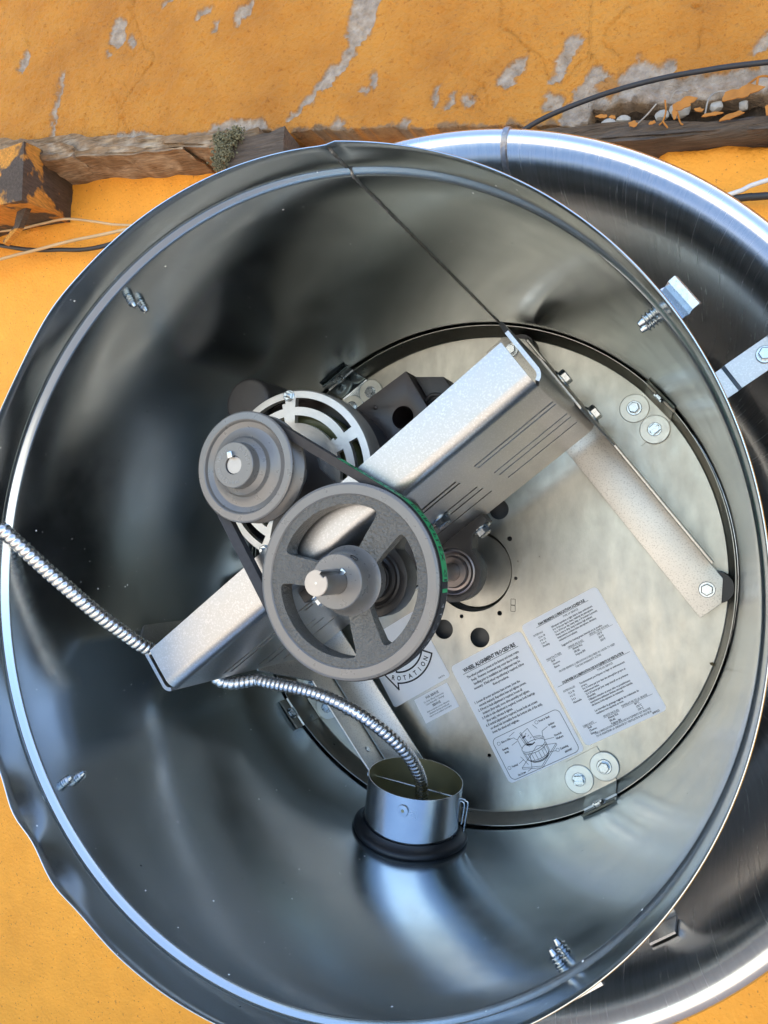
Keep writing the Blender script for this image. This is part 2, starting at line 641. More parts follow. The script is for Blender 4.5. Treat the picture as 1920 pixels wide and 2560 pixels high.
# (x0,y0,x1,y1,half width): peeled spots as capsules with frayed edges
spots = [(-.916, 1.124, -.914, 1.100, .019), (-.874, 1.090, -.871, 1.080, .011), (-.700, 1.086, -.670, 1.094, .008), (-.598, 1.055, -.580, 1.075, .012),
         (-.660, 1.060, -.658, 1.050, .005), (-1.066, 1.055, -1.085, .97, .0048), (-1.085, .97, -1.098, .915, .0062), (-1.196, 1.100, -1.180, 1.122, .010),
         (-.320, 1.02, -.335, .970, .030), (-.345, .965, -.352, .925, .009), (-.360, .917, -.405, .880, .013), (-.405, .880, -.473, .838, .009),
         (-.306, .870, -.308, .850, .006), (-.330, .845, -.322, .848, .005), (-.066, .806, -.038, .828, .013), (-.062, .800, -.060, .806, .012),
         (.057, .846, .022, .790, .011), (.012, .752, .018, .748, .014), (-.182, .800, -.176, .820, .005), (-.160, .786, -.154, .796, .006),
         (-.128, .784, -.112, .787, .006), (-.250, .764, -.240, .770, .009), (-.378, .785, -.372, .796, .013), (-.420, .790, -.352, .770, .011),
         (.322, .770, .34, .775, .012), (-.79, 1.13, -.76, 1.16, .006), (-.94, 1.07, -.935, 1.062, .004), (.10, .93, .104, .935, .005),
         (-.60, .842, -.655, .840, .012), (-.55, .83, -.60, .838, .010)]
for x0, y0, x1, y1, hw in spots:
    dx, dy = x1 - x0, y1 - y0
    t = np.clip(((WX - x0) * dx + (WY - y0) * dy) / (dx * dx + dy * dy), 0, 1)
    d = np.hypot(WX - x0 - t * dx, WY - y0 - t * dy)
    bare = np.maximum(bare, sst(hw - d, -.0012, .0012))
    edge = np.maximum(edge, sst(hw + .003 - d, -.002, .002))
gx = [-.02, .035, .056, .081, .093, .118, .148, .178, .201, .207, .268, .34, .5]
gy = [.60, .728, .765, .795, .795, .762, .790, .772, .774, .752, .744, .731, .70]
gt = np.interp(WX, gx, gy)
band = sst(gt - WY, -.0015, .0015) * (XX > -.03) * (XX < .55)
island = sst(.011 - np.hypot((WX - .105) / 2.2, WY - .757), -.0012, .0012)
bare = np.maximum(bare, band * (1 - island))
strip = sst(.016 + .012 * np.sin(XX * 19) - TT + (fbm(XX, YY, 26) - .5) * .03, -.0015, .0015) * (XX > -1.12) * (XX < -.58)
bare = np.maximum(bare, strip)
edge = np.maximum(edge, sst(gt + .003 - WY, -.002, .002) * (XX > -.03) * (XX < .55))
grime_shade = np.clip(np.clip(edge - bare, 0, 1) * .40 + sst(.006 - TT + (fbm(XX, YY, 60) - .5) * .03, -.003, .004) * .85, 0, 1)  # painted-in shade along peeled patch edges, plus dirt at the bottom
relief = (fbm(XX, YY, 9) - .5) * .012 + (fbm(XX + 3, YY, 38, 4) - .5) * .0085 + (fbm(XX, YY + 7, 150, 3) - .5) * .0062
ridge = np.abs(fbm(XX + 11, YY * .6 + 5, 7, 3) - .5)
relief = relief - .0030 * (ridge < .0035) * (TT > .03) * (fbm(XX, YY, 5, 2) > .52)
ZZ = ZU + relief - bare * .0035 * (.7 + .6 * fbm(XX, YY, 50))
nr, nc = XX.shape
vv = np.stack([XX, YY, ZZ], -1).reshape(-1, 3)
# underside of the overhanging render
und = np.stack([xs, yb + .006, np.full_like(xs, ZL - .02)], -1)
idx = np.arange(nr * nc).reshape(nr, nc)
q = np.stack([idx[:-1, :-1], idx[:-1, 1:], idx[1:, 1:], idx[1:, :-1]], -1).reshape(-1, 4)
ui = nr * nc + np.arange(nc)
q2 = np.stack([ui[:-1], ui[1:], idx[0, 1:], idx[0, :-1]], -1)
me = bpy.data.meshes.new('upper_plaster')
allv = np.r_[vv, und] - np.array(BASE[wall])
me.from_pydata(allv.tolist(), [], np.r_[q, q2].tolist())
me.materials.append(stucco)
a_ = me.attributes.new('bare', 'FLOAT', 'POINT')
a_.data.foreach_set('value', np.r_[bare.reshape(-1), bare[0]].astype(np.float32))
a_ = me.attributes.new('grime_shade', 'FLOAT', 'POINT')
a_.data.foreach_set('value', np.r_[grime_shade.reshape(-1), np.full(nc, .5)].astype(np.float32))
me.polygons.foreach_set('use_smooth', [True] * len(me.polygons))
link('upper_plaster', me, wall)

# lower, set-back render: gently uneven sheet
xs2 = np.r_[np.arange(-4.5, -1.45, .15), np.arange(-1.45, .60, .012), np.arange(.65, 4.5, .15)]
ys2 = np.r_[np.arange(-2.3, -1.2, .15), np.arange(-1.2, .95, .012), [1.0, 1.45]]
X2, Y2 = np.meshgrid(xs2, ys2)
Z2 = ZL + (fbm(X2, Y2, 4) - .5) * .012 + (fbm(X2, Y2, 30, 3) - .5) * .003
rt = (X2 > .16) & (Y2 > .30)
Z2 = Z2 + np.where(rt, (fbm(X2, Y2, 22) - .5) * .02 + .05 * sst(X2, .17, .19) * sst(.665 - .13 * (X2 - .2) - Y2, 0, .02), 0)
crk = np.abs(fbm(X2 * .5 + 3, Y2 + 1, 5, 4) - .5)
Z2 = Z2 - .003 * (crk < .004)
lv = np.stack([X2, Y2, Z2], -1).reshape(-1, 3)
nr, nc = X2.shape
idx = np.arange(nr * nc).reshape(nr, nc)
q = np.stack([idx[:-1, :-1], idx[:-1, 1:], idx[1:, 1:], idx[1:, :-1]], -1).reshape(-1, 4)
me = bpy.data.meshes.new('lower_plaster')
me.from_pydata((lv - np.array(BASE[wall])).tolist(), [], q.tolist())
me.materials.append(plaster_low)
me.polygons.foreach_set('use_smooth', [True] * len(me.polygons))
link('lower_plaster', me, wall)


def rough_beam(p0, p1, hgt, z0, z1, amp, seed, nseg=60, hfun=None):
    """a split, worn timber running p0->p1 in the wall plane"""
    mb = MB()
    rs = np.random.RandomState(seed)
    rows = []
    d = Vector((p1[0] - p0[0], p1[1] - p0[1], 0))
    u = d.normalized()
    w = Vector((-u.y, u.x, 0))
    ring = []
    k = 7
    for i in range(k):
        ring.append((0, i / k))
    for i in range(k):
        ring.append((i / k, 1))
    for i in range(k):
        ring.append((1, 1 - i / k))
    for i in range(k):
        ring.append((1 - i / k, 0))
    ph = rs.rand(len(ring)) * 40
    for s in range(nseg + 1):
        t = s / nseg
        c = Vector((p0[0], p0[1], 0)) + d * t
        h = hgt * (hfun(t) if hfun else 1)
        row = []
        for j, (a, b) in enumerate(ring):
            nn = float(vnoise(np.array([t * d.length * 14 + ph[j]]), np.array([j * 1.0]))[0]) - .5
            n2 = float(vnoise(np.array([t * d.length * 50 + ph[j]]), np.array([j * 3.0]))[0]) - .5
            y = (a - .5) * h
            z = z0 + (z1 - z0) * b
            sg = Vector((0, 0, 0)) + w * (1 if a > .5 else -1) * (nn * amp + n2 * amp * .4)
            zz = (nn + n2 * .5) * amp if b > .5 else 0
            pnt = c + w * y + sg
            row.append((pnt.x, pnt.y, z + zz))
        rows.append(row)
    mb.grid(rows, closed_v=True)
    n = len(ring)
    mb.f.append(tuple(range(n)))
    mb.m.append(0)
    mb.f.append(tuple(nseg * n + i for i in range(n))[::-1])
    mb.m.append(0)
    return mb


mb = rough_beam((-1.55, .962), (-.53, .789), .030, ZL - .01, -.312, .0085, 5, 170, lambda t: 1.0 + .25 * math.sin(t * 21) * math.sin(t * 9))
solo('weathered_plank', mb, wood, 'split grey and orange plank under the stucco edge beside the steel drum', 'plank', sharp=60)
mb = rough_beam((-.05, .690), (.75, .588), .024, ZL - .01, -.318, .007, 9, 120, lambda t: 1.0)
pl2 = rough_beam((-1.10, .862), (-.70, .800), .010, ZL - .01, -.306, .006, 21, 90, lambda t: .4 + 1.2 * math.sin(PI * t) + .3 * math.sin(t * 31))
solo('splintered_batten', pl2, wood, 'thin pale splintered batten along the front of the left plank', 'batten', sharp=60)
solo('weathered_plank', mb, wood_right, 'dark rotten plank under the rubble cavity at upper right', 'plank', sharp=60)
mb = rough_beam((-1.15, .875), (-.985, .845), .055, ZL - .005, -.30, .010, 12, 30, lambda t: 1.1 - .75 * t)
solo('timber_wedge', mb, wood, 'pale broken timber wedge above the dark rafter end at far left', 'timber', sharp=60)


def rafter(x0, x1, y0, y1, z1, seed, slant):
    mb = MB()
    rs = np.random.RandomState(seed)
    rows = []
    nz_ = 16
    k = 8
    ring = [(i / k, 0) for i in range(k)] + [(1, i / k) for i in range(k)] + [(1 - i / k, 1) for i in range(k)] + [(0, 1 - i / k) for i in range(k)]
    ph = rs.rand(len(ring)) * 30
    for s in range(nz_ + 1):
        t = s / nz_
        row = []
        for j, (a, b) in enumerate(ring):
            nn = float(vnoise(np.array([t * 3 + ph[j]]), np.array([j * .7]))[0]) - .5
            row.append((x0 + (x1 - x0) * a + nn * .008 + slant[0] * t, y0 + (y1 - y0) * b + nn * .008 + slant[1] * t, ZL - .03 + (z1 - ZL + .03) * t + nn * .006))
        rows.append(row)
    mb.grid(rows, closed_v=True)
    n = len(ring)
    c = np.mean(np.array(rows[-1]), axis=0)
    o = len(mb.v)
    mb.v.append(tuple(c))
    for i in range(n):
        mb.f.append((nz_ * n + i, nz_ * n + (i + 1) % n, o))
        mb.m.append(0)
    return mb


mb = rafter(-1.62, -1.105, .762, .885, -.245, 3, (.04, -.03))
solo('rafter_end', mb, wood_dark, 'dark rafter end with flaking orange paint at the far left of the wall', 'rafter', sharp=50)
raf = thing('rafter_end', (-.53, .75, -.36), 'mossy rafter end poking out beside the top of the steel drum', 'rafter')
part('beam', rafter(-.60, -.475, .70, .790, -.285, 8, (.02, -.01)), wood_right, raf, sharp=50)
mb = MB()
for k in range(1500):
    a = random.random()
    mc = random.choice([(-.592, .782), (-.585, .766), (-.588, .748), (-.572, .752), (-.566, .776), (-.590, .735), (-.552, .784)])
    cxm = mc[0] + random.gauss(0, .0065)
    cym = mc[1] + random.gauss(0, .0065)
    czm = -.286 + random.random() * .018
    r = random.uniform(.0012, .0036)
    vs = [(cxm + r * random.uniform(.6, 1.2) * x, cym + r * random.uniform(.6, 1.2) * y, czm + r * random.uniform(.6, 1.2) * z)
          for x, y, z in ((1, 0, 0), (-1, 0, 0), (0, 1, 0), (0, -1, 0), (0, 0, 1), (0, 0, -1))]
    mb.add(vs, [(0, 2, 4), (2, 1, 4), (1, 3, 4), (3, 0, 4), (2, 0, 5), (1, 2, 5), (3, 1, 5), (0, 3, 5)])
ms = part('moss', mb, moss, raf, sharp=180, weld=False)
ms['kind'] = 'stuff'

# paint-covered wood spurs by the left rafter
mb = MB()
mb.prism([(-1.13, .735), (-1.10, .742), (-1.122, .70), (-1.165, .668), (-1.17, .676), (-1.137, .705)], -.30, -.288)
solo('splinter', mb, wood_dark, 'torn dark splinter hanging below the rafter end at far left', 'splinter', sharp=30)
mb = MB()
mb.box((-.655, .655, ZL - .01), (-.56, .745, ZL + .045))
mb.box((-.575, .650, ZL + .045), (-.56, .760, ZL + .062))
solo('wood_block', mb, plaster_low, 'small orange painted block tucked under the plank beside the mossy rafter', 'block', bevel=.003)

# rubble cavity at the upper right
cav = thing('rubble_cavity', (.2, .70, ZL), 'open rubble cavity with stones and torn wire in the wall at upper right', 'rubble')
xs3 = np.linspace(.0, .5, 90)
ys3 = np.linspace(.655, .80, 40)
X3, Y3 = np.meshgrid(xs3, ys3)
Z3 = ZL + .028 + (fbm(X3, Y3, 40) - .5) * .035
mb = MB()
mb.grid([[(X3[i, j], Y3[i, j], Z3[i, j]) for j in range(90)] for i in range(40)])  # dark sheet painting in the shaded recess behind the stones
part('recess_backing', mb, recess_dark, cav, sharp=180)


def pebble(c, r, seed):
    rs = np.random.RandomState(seed)
    bm = bmesh.new()
    bmesh.ops.create_icosphere(bm, subdivisions=2, radius=1)
    m_ = MB()
    sc = (r * rs.uniform(.9, 1.3), r * rs.uniform(.7, 1.0), r * rs.uniform(.6, .9))
    dirs = rs.randn(5, 3)
    dirs /= np.linalg.norm(dirs, axis=1)[:, None]
    vs = []
    for v in bm.verts:
        n_ = np.array(v.co)
        k_ = 1.0
        for dd in dirs:
            k_ = min(k_, .72 / max(.1, float(n_ @ dd)) if n_ @ dd > .55 else 1.0)
        vs.append((c[0] + n_[0] * sc[0] * k_, c[1] + n_[1] * sc[1] * k_, c[2] + n_[2] * sc[2] * k_))
    m_.add(vs, [tuple(v.index for v in f.verts) for f in bm.faces])
    bm.free()
    return m_


for k, (px, py, pr) in enumerate([(.105, .700, .013), (.128, .704, .011), (.186, .698, .011), (.211, .702, .014), (.263, .697, .010), (.160, .690, .008), (.30, .690, .009)]):
    part('stone', pebble((px, py, -.352), pr, k + 1), stone, cav, sharp=28)
for k, (fx, fy, hw_, hh_) in enumerate([(.220, .688, .017, .012), (.296, .684, .026, .015), (.284, .655, .016, .007), (.102, .692, .010, .004), (.148, .671, .009, .005),
                                     (.207, .678, .006, .011), (.336, .655, .011, .013), (.258, .662, .014, .004), (.175, .668, .005, .004), (.118, .686, .005, .004), (.240, .674, .008, .004)]):
    n = 17
    poly = []
    for i in range(n):
        t = 2 * PI * i / n
        q_ = .82 + .22 * math.sin(2 * t + k) + .14 * math.sin(5 * t + 2 * k) + random.uniform(-.07, .07)
        poly.append((fx + hw_ * q_ * math.cos(t), fy + hh_ * q_ * math.sin(t)))
    zt = -.306 + random.uniform(-.004, .004)
    rot = Matrix.Rotation(random.uniform(-.35, .1), 3, 'X') @ Matrix.Rotation(random.uniform(-.3, .3), 3, 'Y')
    cc = Vector((fx, fy, zt))
    mb = MB()
    mb.prism(poly, -.0007, .0007, fr=lambda x, y, z: tuple(cc + rot @ Vector((x - cc.x, y - cc.y, z))))
    part('paint_flake', mb, flake_mat, cav, sharp=40)
for k, (pts, rw, mm) in enumerate([([(.248, .668), (.254, .690), (.268, .699), (.284, .692)], .0013, wire_rust),                                    ([(.193, .700), (.194, .684), (.190, .672), (.185, .664)], .0013, flake_mat), ([(.190, .668), (.198, .657)], .0014, flake_mat),
                                   ([(.210, .680), (.214, .664), (.219, .657)], .0013, flake_mat), ([(.150, .672), (.166, .684), (.182, .698)], .0012, wire_rust), ([(.200, .700), (.208, .711), (.226, .708)], .0012, wire_rust),
                                   ([(.305, .700), (.322, .706), (.345, .700)], .0016, flake_mat), ([(.318, .706), (.316, .690)], .0018, flake_mat)]):
    mb = MB()
    mb.tube(catmull([(x, y, -.314 + .003 * math.sin(i * 2.1 + k)) for i, (x, y) in enumerate(pts)], .004), rw, 6)
    part('wire_strand', mb, mm, cav, sharp=60)


def cable(pts, r, m_, label, group='cables along the wall'):
    mb = MB()
    mb.tube(catmull(pts, .012), r, 10)
    solo('cable', mb, m_, label, 'cable', group, sharp=60)


cable([(-.75, -.10, -.395), (-.55, .25, -.395), (-.38, .50, -.385), (-.20, .625, -.345), (-.09, .668, -.32), (-.007, .704, -.31), (.074, .721, -.305), (.157, .730, -.305), (.241, .729, -.305), (.36, .717, -.305), (.8, .66, -.31)], .0039,
      cable_black, 'thick black cable crossing the bare grey plaster at upper right')
cable([(-1.8, .85, -.375), (-1.293, .716, -.372), (-1.187, .690, -.372), (-1.099, .677, -.372), (-.963, .666, -.372), (-.70, .70, -.375)], .0048, cable_black,
      'black cable sagging along the yellow wall at the far left')
cable([(-1.8, .64, -.37), (-1.29, .673, -.362), (-1.161, .679, -.360), (-1.04, .685, -.360), (-.936, .687, -.362), (-.6, .70, -.37)], .0036, cable_pale,
      'orange painted cable crossing over the black cable at far left')
cable([(-1.8, .80, -.38), (-1.295, .752, -.38), (-1.165, .748, -.378), (-1.078, .745, -.374), (-.994, .727, -.378), (-.903, .706, -.38), (-.6, .66, -.38)], .0028, cable_pale,
      'thin painted wire just below the rafter end at far left')
cable([(.12, .52, -.33), (.29, .549, -.325), (.334, .560, -.325), (.6, .60, -.33)], .0034, cable_white, 'thin white cable beside the outer rim at far right')
cable([(.12, .55, -.335), (.30, .5415, -.33), (.335, .5385, -.33), (.7, .51, -.33)], .0055, cable_black, 'black cable behind the outer rim at far right edge')

# ------------------------------------------------------------------ shared hardware
def hex_bolt(rh=.0062, hh=.0050, rw=.0082, hw=.0014, slot=False, shank=0.0):
    mb = MB()
    prof = [(0, 0), (rw, 0), (rw, hw * .6), (rw * .93, hw), (rh * .9, hw)]
    mb.lathe(prof, 20)
    hx = [(rh * math.cos(PI / 3 * k), rh * math.sin(PI / 3 * k)) for k in range(6)]
    hi = [(x * .86, y * .86) for x, y in hx]
    vs = [(x, y, hw * .9) for x, y in hx] + [(x, y, hw + hh * .85) for x, y in hx] + [(x, y, hw + hh) for x, y in hi]
    fs = [(k, (k + 1) % 6, 6 + (k + 1) % 6, 6 + k) for k in range(6)] + [(6 + k, 6 + (k + 1) % 6, 12 + (k + 1) % 6, 12 + k) for k in range(6)]
    if not slot:
        fs.append((12, 13, 14, 15, 16, 17))
        mb.add(vs, fs)
    else:
        mb.add(vs, fs)
        # recessed top with a screwdriver slot
        zt = hw + hh
        s = rh * .16
        mb.box((-rh * .84, s, zt - .0016), (rh * .84, rh * .72, zt - .0001))
        mb.box((-rh * .84, -rh * .72, zt - .0016), (rh * .84, -s, zt - .0001))
        mb.add([(x, y, zt - .0016) for x, y in hi], [(0, 1, 2, 3, 4, 5)])
    if shank:
        mb.lathe([(rh * .48, hw + hh * .9), (rh * .48, hw + hh + shank), (rh * .30, hw + hh + shank + .001), (0, hw + hh + shank + .001)], 14)
    return mb


ME_BOLT = hex_bolt().mesh('hex_bolt', [zinc], sharp=28)
ME_SLOT = hex_bolt(.0060, .0042, .0075, .0010, True).mesh('slotted_bolt', [zinc], sharp=28)
ME_BIG = hex_bolt(.0085, .0065, .0118, .0022).mesh('flange_bolt', [zinc], sharp=28)
ME_NUT = hex_bolt(.0052, .0030, .0058, .0006, shank=.003).mesh('stud_nut', [zinc, cable_black], sharp=28)
mb = MB()
mb.lathe([(.0050, 0), (.0158, 0), (.0158, .0012), (.0152, .0016), (.0050, .0016)], 40, closed=True)
ME_WASH = mb.mesh('washer', [washer_metal], sharp=30)
mb = MB()   # pointed sheet-metal screw tip, threads as rings
prof = [(.0024, 0)]
for k in range(3):
    z = .0008 + k * .0026
    prof += [(.0026, z), (.0042, z + .0007), (.0042, z + .0011), (.0026, z + .0018)]
prof += [(.0026, .0086), (.0022, .0096), (.0017, .0116), (0, .0122)]
mb.lathe(prof, 14)
ME_TIP = mb.mesh('screw_tip', [zinc], sharp=40)

# ------------------------------------------------------------------ the fan housing
fan = thing('exhaust_fan', (0, 0, -.30), 'open galvanised steel exhaust fan drum inside a round outer wind band', 'fan')


def drum_wave(t, r, z):
    d = math.degrees(t) % 360
    k = max(0.0, min(1.0, (z - .412) / .02))
    if k == 0:
        return .0006 * math.sin(3 * t + 1)
    w = 0.0
    for c, s, am in ((211, 5.0, -.0032), (218.5, 3.2, .0034), (224, 3.5, -.0036), (231, 3.5, .0030), (238, 5, -.0022), (148, 9, -.0030), (135, 6, .0022), (160, 9, .0014)):
        w += .7 * am * math.exp(-((d - c) / s) ** 2)
    seam = .0028 / (1 + math.exp(min(50.0, (d - 83.5) * 6))) * math.exp(-min(60.0, max(0.0, 83.5 - d) / 8))
    return .0006 * math.sin(3 * t + 1) + k * (w + seam)


prof = [(.2883, -.035), (.2884, 0), (.2887, .03)]
for k in range(1, 13):
    prof.append((.2887 + (.2950 - .2887) * k / 12, .03 + (.398 - .03) * k / 12))
prof += [(.2952, .3992), (.2957, .4004), (.2970, .4024), (.2984, .4044), (.2990, .4055), (.2988, .4066), (.2976, .4082), (.2969, .4096), (.2967, .4110),
         (.2968, .4200), (.2970, .4260), (.2973, .4320), (.2976, .4380)]
outer = [(r + .0013, z) for r, z in prof][::-1]
full = prof + [(.2979, .4386), (.2984, .4386)] + outer
mb = MB()
mb.lathe(full, 288, closed=True, rfun=drum_wave)
drum = part('drum', mb, drum_metal, fan, sharp=50)

# lapped seam down the drum wall
mb = MB()
sa = R(83.0)
rows = []
zz_ = np.arange(.03, .438, .0013)
rp = np.interp(zz_, [p[1] for p in prof], [p[0] for p in prof])
for r, z in zip(rp, zz_):
    row = []
    jw = random.uniform(-.0007, .0007)
    jh = random.uniform(.45, 1.15)
    for k, (da, dr) in enumerate(((-.0058, -.0001), (-.0050, -.0013), (-.0025, -.0017), (.0004, -.0014), (.0008, -.0001))):
        a = R(82.2 + 1.5 * (z - .03) / .41) + da + (jw if k in (0, 1) else 0)
        rr = r + dr * jh + drum_wave(a, r, z)
        row.append((rr * math.cos(a), rr * math.sin(a), z))
    rows.append(row)
mb.grid(rows)
part('seam', mb, mat('seam_weld', (.40, .39, .36), 1, .36, var=.3, var_scale=300, bump=.8, bscale=600, bdist=.001), drum, sharp=40)
# screw tips through the drum wall, two for each clip outside
for ang in (127.8, 217.0, -51.4, 36.5):
    for z in (.3865, .3725):
        rr = .2950
        a = R(ang)
        place('screw', ME_TIP, drum, (rr * math.cos(a), rr * math.sin(a), z), (-math.cos(a), -math.sin(a), .05))

# floor pan with its upturned flange
TH = R(38.0)
holes = []
for ang in (-82, -115.5, 66, 100, 150):
    holes.append((.0795 * math.cos(R(ang)), .0795 * math.sin(R(ang)), .0118))
for x, y, r in ((.0456, .0384, .0029), (.0347, -.0488, .0029), (.0243, -.2146, .0022), (.0535, -.0075, .0020), (-.0119, -.0550, .0024)):
    holes.append((x, y, r))
mb = MB()
pan = [(0, 0), (.10, 0), (.2790, 0), (.2800, .0006), (.2806, .0016), (.2852, .0292), (.2856, .0300), (.2863, .0300), (.2866, .0290), (.2818, .0008), (.2808, -.0012), (.28, -.0014), (.10, -.0014), (0, -.0014)]
mb.lathe(pan, 192)
pme = mb.mesh('base_plate', [plate_metal], BASE[fan], sharp=30)
cut = [cyl_mb(0, 0, .0490, .25, .35, 64)] + [cyl_mb(x, y, r, .25, .35, 28) for x, y, r in holes]
pme = boolean_cut(pme, cut)
finish(pme, 30, False, 0, False)
plate = link('base_plate', pme, fan)
mb = MB()
mb.lathe([(0, -.0200), (.12, -.0200), (.2885, -.0215)], 96)  # added disc under the plate, blocks light and darkens the holes
part('hole_backing', mb, backing_dark, fan, sharp=40)
mb = MB()   # sheared hub plate seen through the shaft opening
mb.lathe([(.014, -.0165), (.044, -.0165), (.0465, -.019), (.0465, -.0195)], 48)
part('hub_plate', mb, plate_metal, fan, sharp=30)
# stamped mark
mb = MB()
for dy in (0, .0075):
    ring = [(.0026, .0034), (-.0026, .0034), (-.0026, -.0034), (.0026, -.0034)]
    for k in range(4):
        p0, p1 = ring[k], ring[(k + 1) % 4]
        mb.tube([(.0506 + p0[0], -.0425 + dy + p0[1], .0001), (.0506 + p1[0], -.0425 + dy + p1[1], .0001)], .00022, 6)
part('stamped_mark', mb, black_cast, plate, sharp=60)

# wind band
wprof = [(.30, -.245), (.335, -.235), (.362, -.205), (.380, -.16), (.388, -.10), (.3895, 0), (.3895, .09), (.3900, .130), (.3915, .152), (.3945, .171), (.3990, .186), (.4045, .1965), (.4110, .2030), (.4175, .2055),
         (.4235, .2040), (.4272, .1995), (.4285, .1930), (.4275, .1860), (.4240, .1800), (.4225, .1800), (.4252, .1868), (.4262, .1930), (.4250, .1982), (.4225, .2015),
         (.4175, .2028), (.4122, .2008), (.4066, .1950), (.4014, .1850), (.3972, .1705), (.3942, .152), (.3928, .130), (.3923, .09), (.3923, 0), (.3906, -.101), (.3826, -.161), (.364, -.208), (.336, -.239), (.30, -.249)]
mb = MB()
mb.lathe(wprof, 240, closed=True)
wind = part('wind_band', mb, wind_metal, fan, sharp=60)
co = np.empty(len(wind.data.vertices) * 3)
wind.data.vertices.foreach_get('co', co)
co = co.reshape(-1, 3)
arcv = np.stack([np.arctan2(co[:, 1], co[:, 0]), np.hypot(co[:, 0], co[:, 1]), co[:, 2]], -1)
wind.data.attributes.new('arc', 'FLOAT_VECTOR', 'POINT').data.foreach_set('vector', arcv.astype(np.float32).reshape(-1))
mb = MB()
rows = []
for r, z in wprof[8:18]:
    row = []
    for da, dr in ((-.010, 0), (-.008, .0016), (0, .0020), (.004, .0016), (.0045, 0)):
        a = R(77.6) + da
        nz_ = (1 if z > .2 else 0)
        row.append(((r - (dr if r < .412 else -dr * .6)) * math.cos(a), (r - (dr if r < .412 else -dr * .6)) * math.sin(a), z + (dr if r > .396 else 0)))
    rows.append(row)
mb.grid(rows)
part('seam', mb, mat('band_weld', (.34, .33, .33), 1, .40, var=.3, var_scale=200, bump=.6, bscale=400, bdist=.001), wind, sharp=50)
# mounting collar behind the band, onto the wall
mb = MB()
mb.lathe([(.30, -.247), (.30, ZL + .005)], 96)
part('collar', mb, wind_metal, fan, sharp=40)
mb = MB()
mb.lathe([(0, -.236), (.18, -.236), (.301, -.2475)], 96)  # added disc keeping the orange wall out of the band's reflections
part('added_back_disc', mb, wind_metal, fan, sharp=40)


def polar_strip(ang, path, w, th):
    """bent flat strap: path of (r,z), width w, thickness th, centred on angle ang"""
    mb_ = MB()
    ca, sa_ = math.cos(R(ang)), math.sin(R(ang))
    n = len(path)
    rows_ = []
    for i, (r, z) in enumerate(path):
        r0, z0 = path[max(i - 1, 0)]
        r1, z1 = path[min(i + 1, n - 1)]
        t = Vector((r1 - r0, z1 - z0)).normalized()
        nn = Vector((-t.y, t.x)) * th * .5
        row = []
        for (sr, sw) in ((1, -1), (1, 1), (-1, 1), (-1, -1)):
            rr, zz = r + nn.x * sr, z + nn.y * sr
            ww = w[i] if isinstance(w, list) else w
            row.append((rr * ca - sw * ww * .5 * sa_, rr * sa_ + sw * ww * .5 * ca, zz))
        rows_.append(row)
    mb_.grid(rows_, closed_v=True)
    o = 0
    mb_.f.append((0, 1, 2, 3))
    mb_.m.append(0)
    mb_.f.append(tuple((n - 1) * 4 + k for k in range(4))[::-1])
    mb_.m.append(0)
    return mb_


for ang, order in ((41.3, 0), (125.0, 0), (-140.0, 0), (-57.0, 0)):
    mb = polar_strip(ang, [(.238, .0012), (.272, .0012), (.2785, .0022), (.2835, .0300), (.2842, .0322), (.2862, .0330), (.2868, .0345), (.2872, .0480), (.2848, .0500)], .040, .0012)
    cp = part('clip', mb, plate_metal if ang < 100 else drum_metal, fan, sharp=30)
    ca, sa_ = math.cos(R(ang)), math.sin(R(ang))
    place('screw', ME_SLOT, cp, (.2862 * ca, .2862 * sa_, .0400), (-ca, -sa_, 0))
    for k, da in enumerate((3.55, -3.55)):
        a = R(ang + da)
        p = (.2605 * math.cos(a), .2605 * math.sin(a))
        place('washer', ME_WASH, cp, (*p, .0020), (0, 0, 1))
        place('bolt', ME_BOLT if (k + int(ang)) % 2 else ME_SLOT, cp, (*p, .0036), (0, 0, 1), random.uniform(0, 1))

# cover clips outside the drum and the struts to the wind band
for ang in (37.0, 127.8, 217.0, -51.8):
    mb = polar_strip(ang, [(.2968, .345), (.2972, .352), (.2990, .3655), (.3085, .3690), (.3120, .3665), (.3150, .3715), (.3190, .3722), (.3200, .3690)], .024, .0016)
    part('cover_clip', mb, zinc, fan, sharp=25)
for ang in (34.0, 126.0, 215.0, -54.5):
    mb = polar_strip(ang, [(.2960, .060), (.2975, .092), (.3000, .0985), (.338, .1000), (.3415, .1035), (.3840, .1050), (.3872, .1080), (.3882, .1400)], .0265, .0020)
    st = part('strut', mb, beam_metal, fan, sharp=25)
    ca, sa_ = math.cos(R(ang)), math.sin(R(ang))
    place('bolt', ME_BOLT, st, (.3735 * ca, .3735 * sa_, .1065), (0, 0, 1))

# ------------------------------------------------------------------ printed labels on the floor pan
def label_frame(tlx, tly, ang):
    u = Vector((math.cos(R(ang)), math.sin(R(ang)), 0))
    v = Vector((-math.sin(R(ang)), math.cos(R(ang)), 0))
    o = Vector((tlx, tly, 0))
    return lambda x, y, z: tuple(o + u * x + v * y + Vector((0, 0, z)))


def round_rect(x0, y0, x1, y1, r, n=5):
    out = []
    for cx_, cy_, a0 in ((x1 - r, y1 - r, 0), (x0 + r, y1 - r, 90), (x0 + r, y0 + r, 180), (x1 - r, y0 + r, 270)):
        for k in range(n + 1):
            a = R(a0 + 90 * k / n)
            out.append((cx_ + r * math.cos(a), cy_ + r * math.sin(a)))
    return out


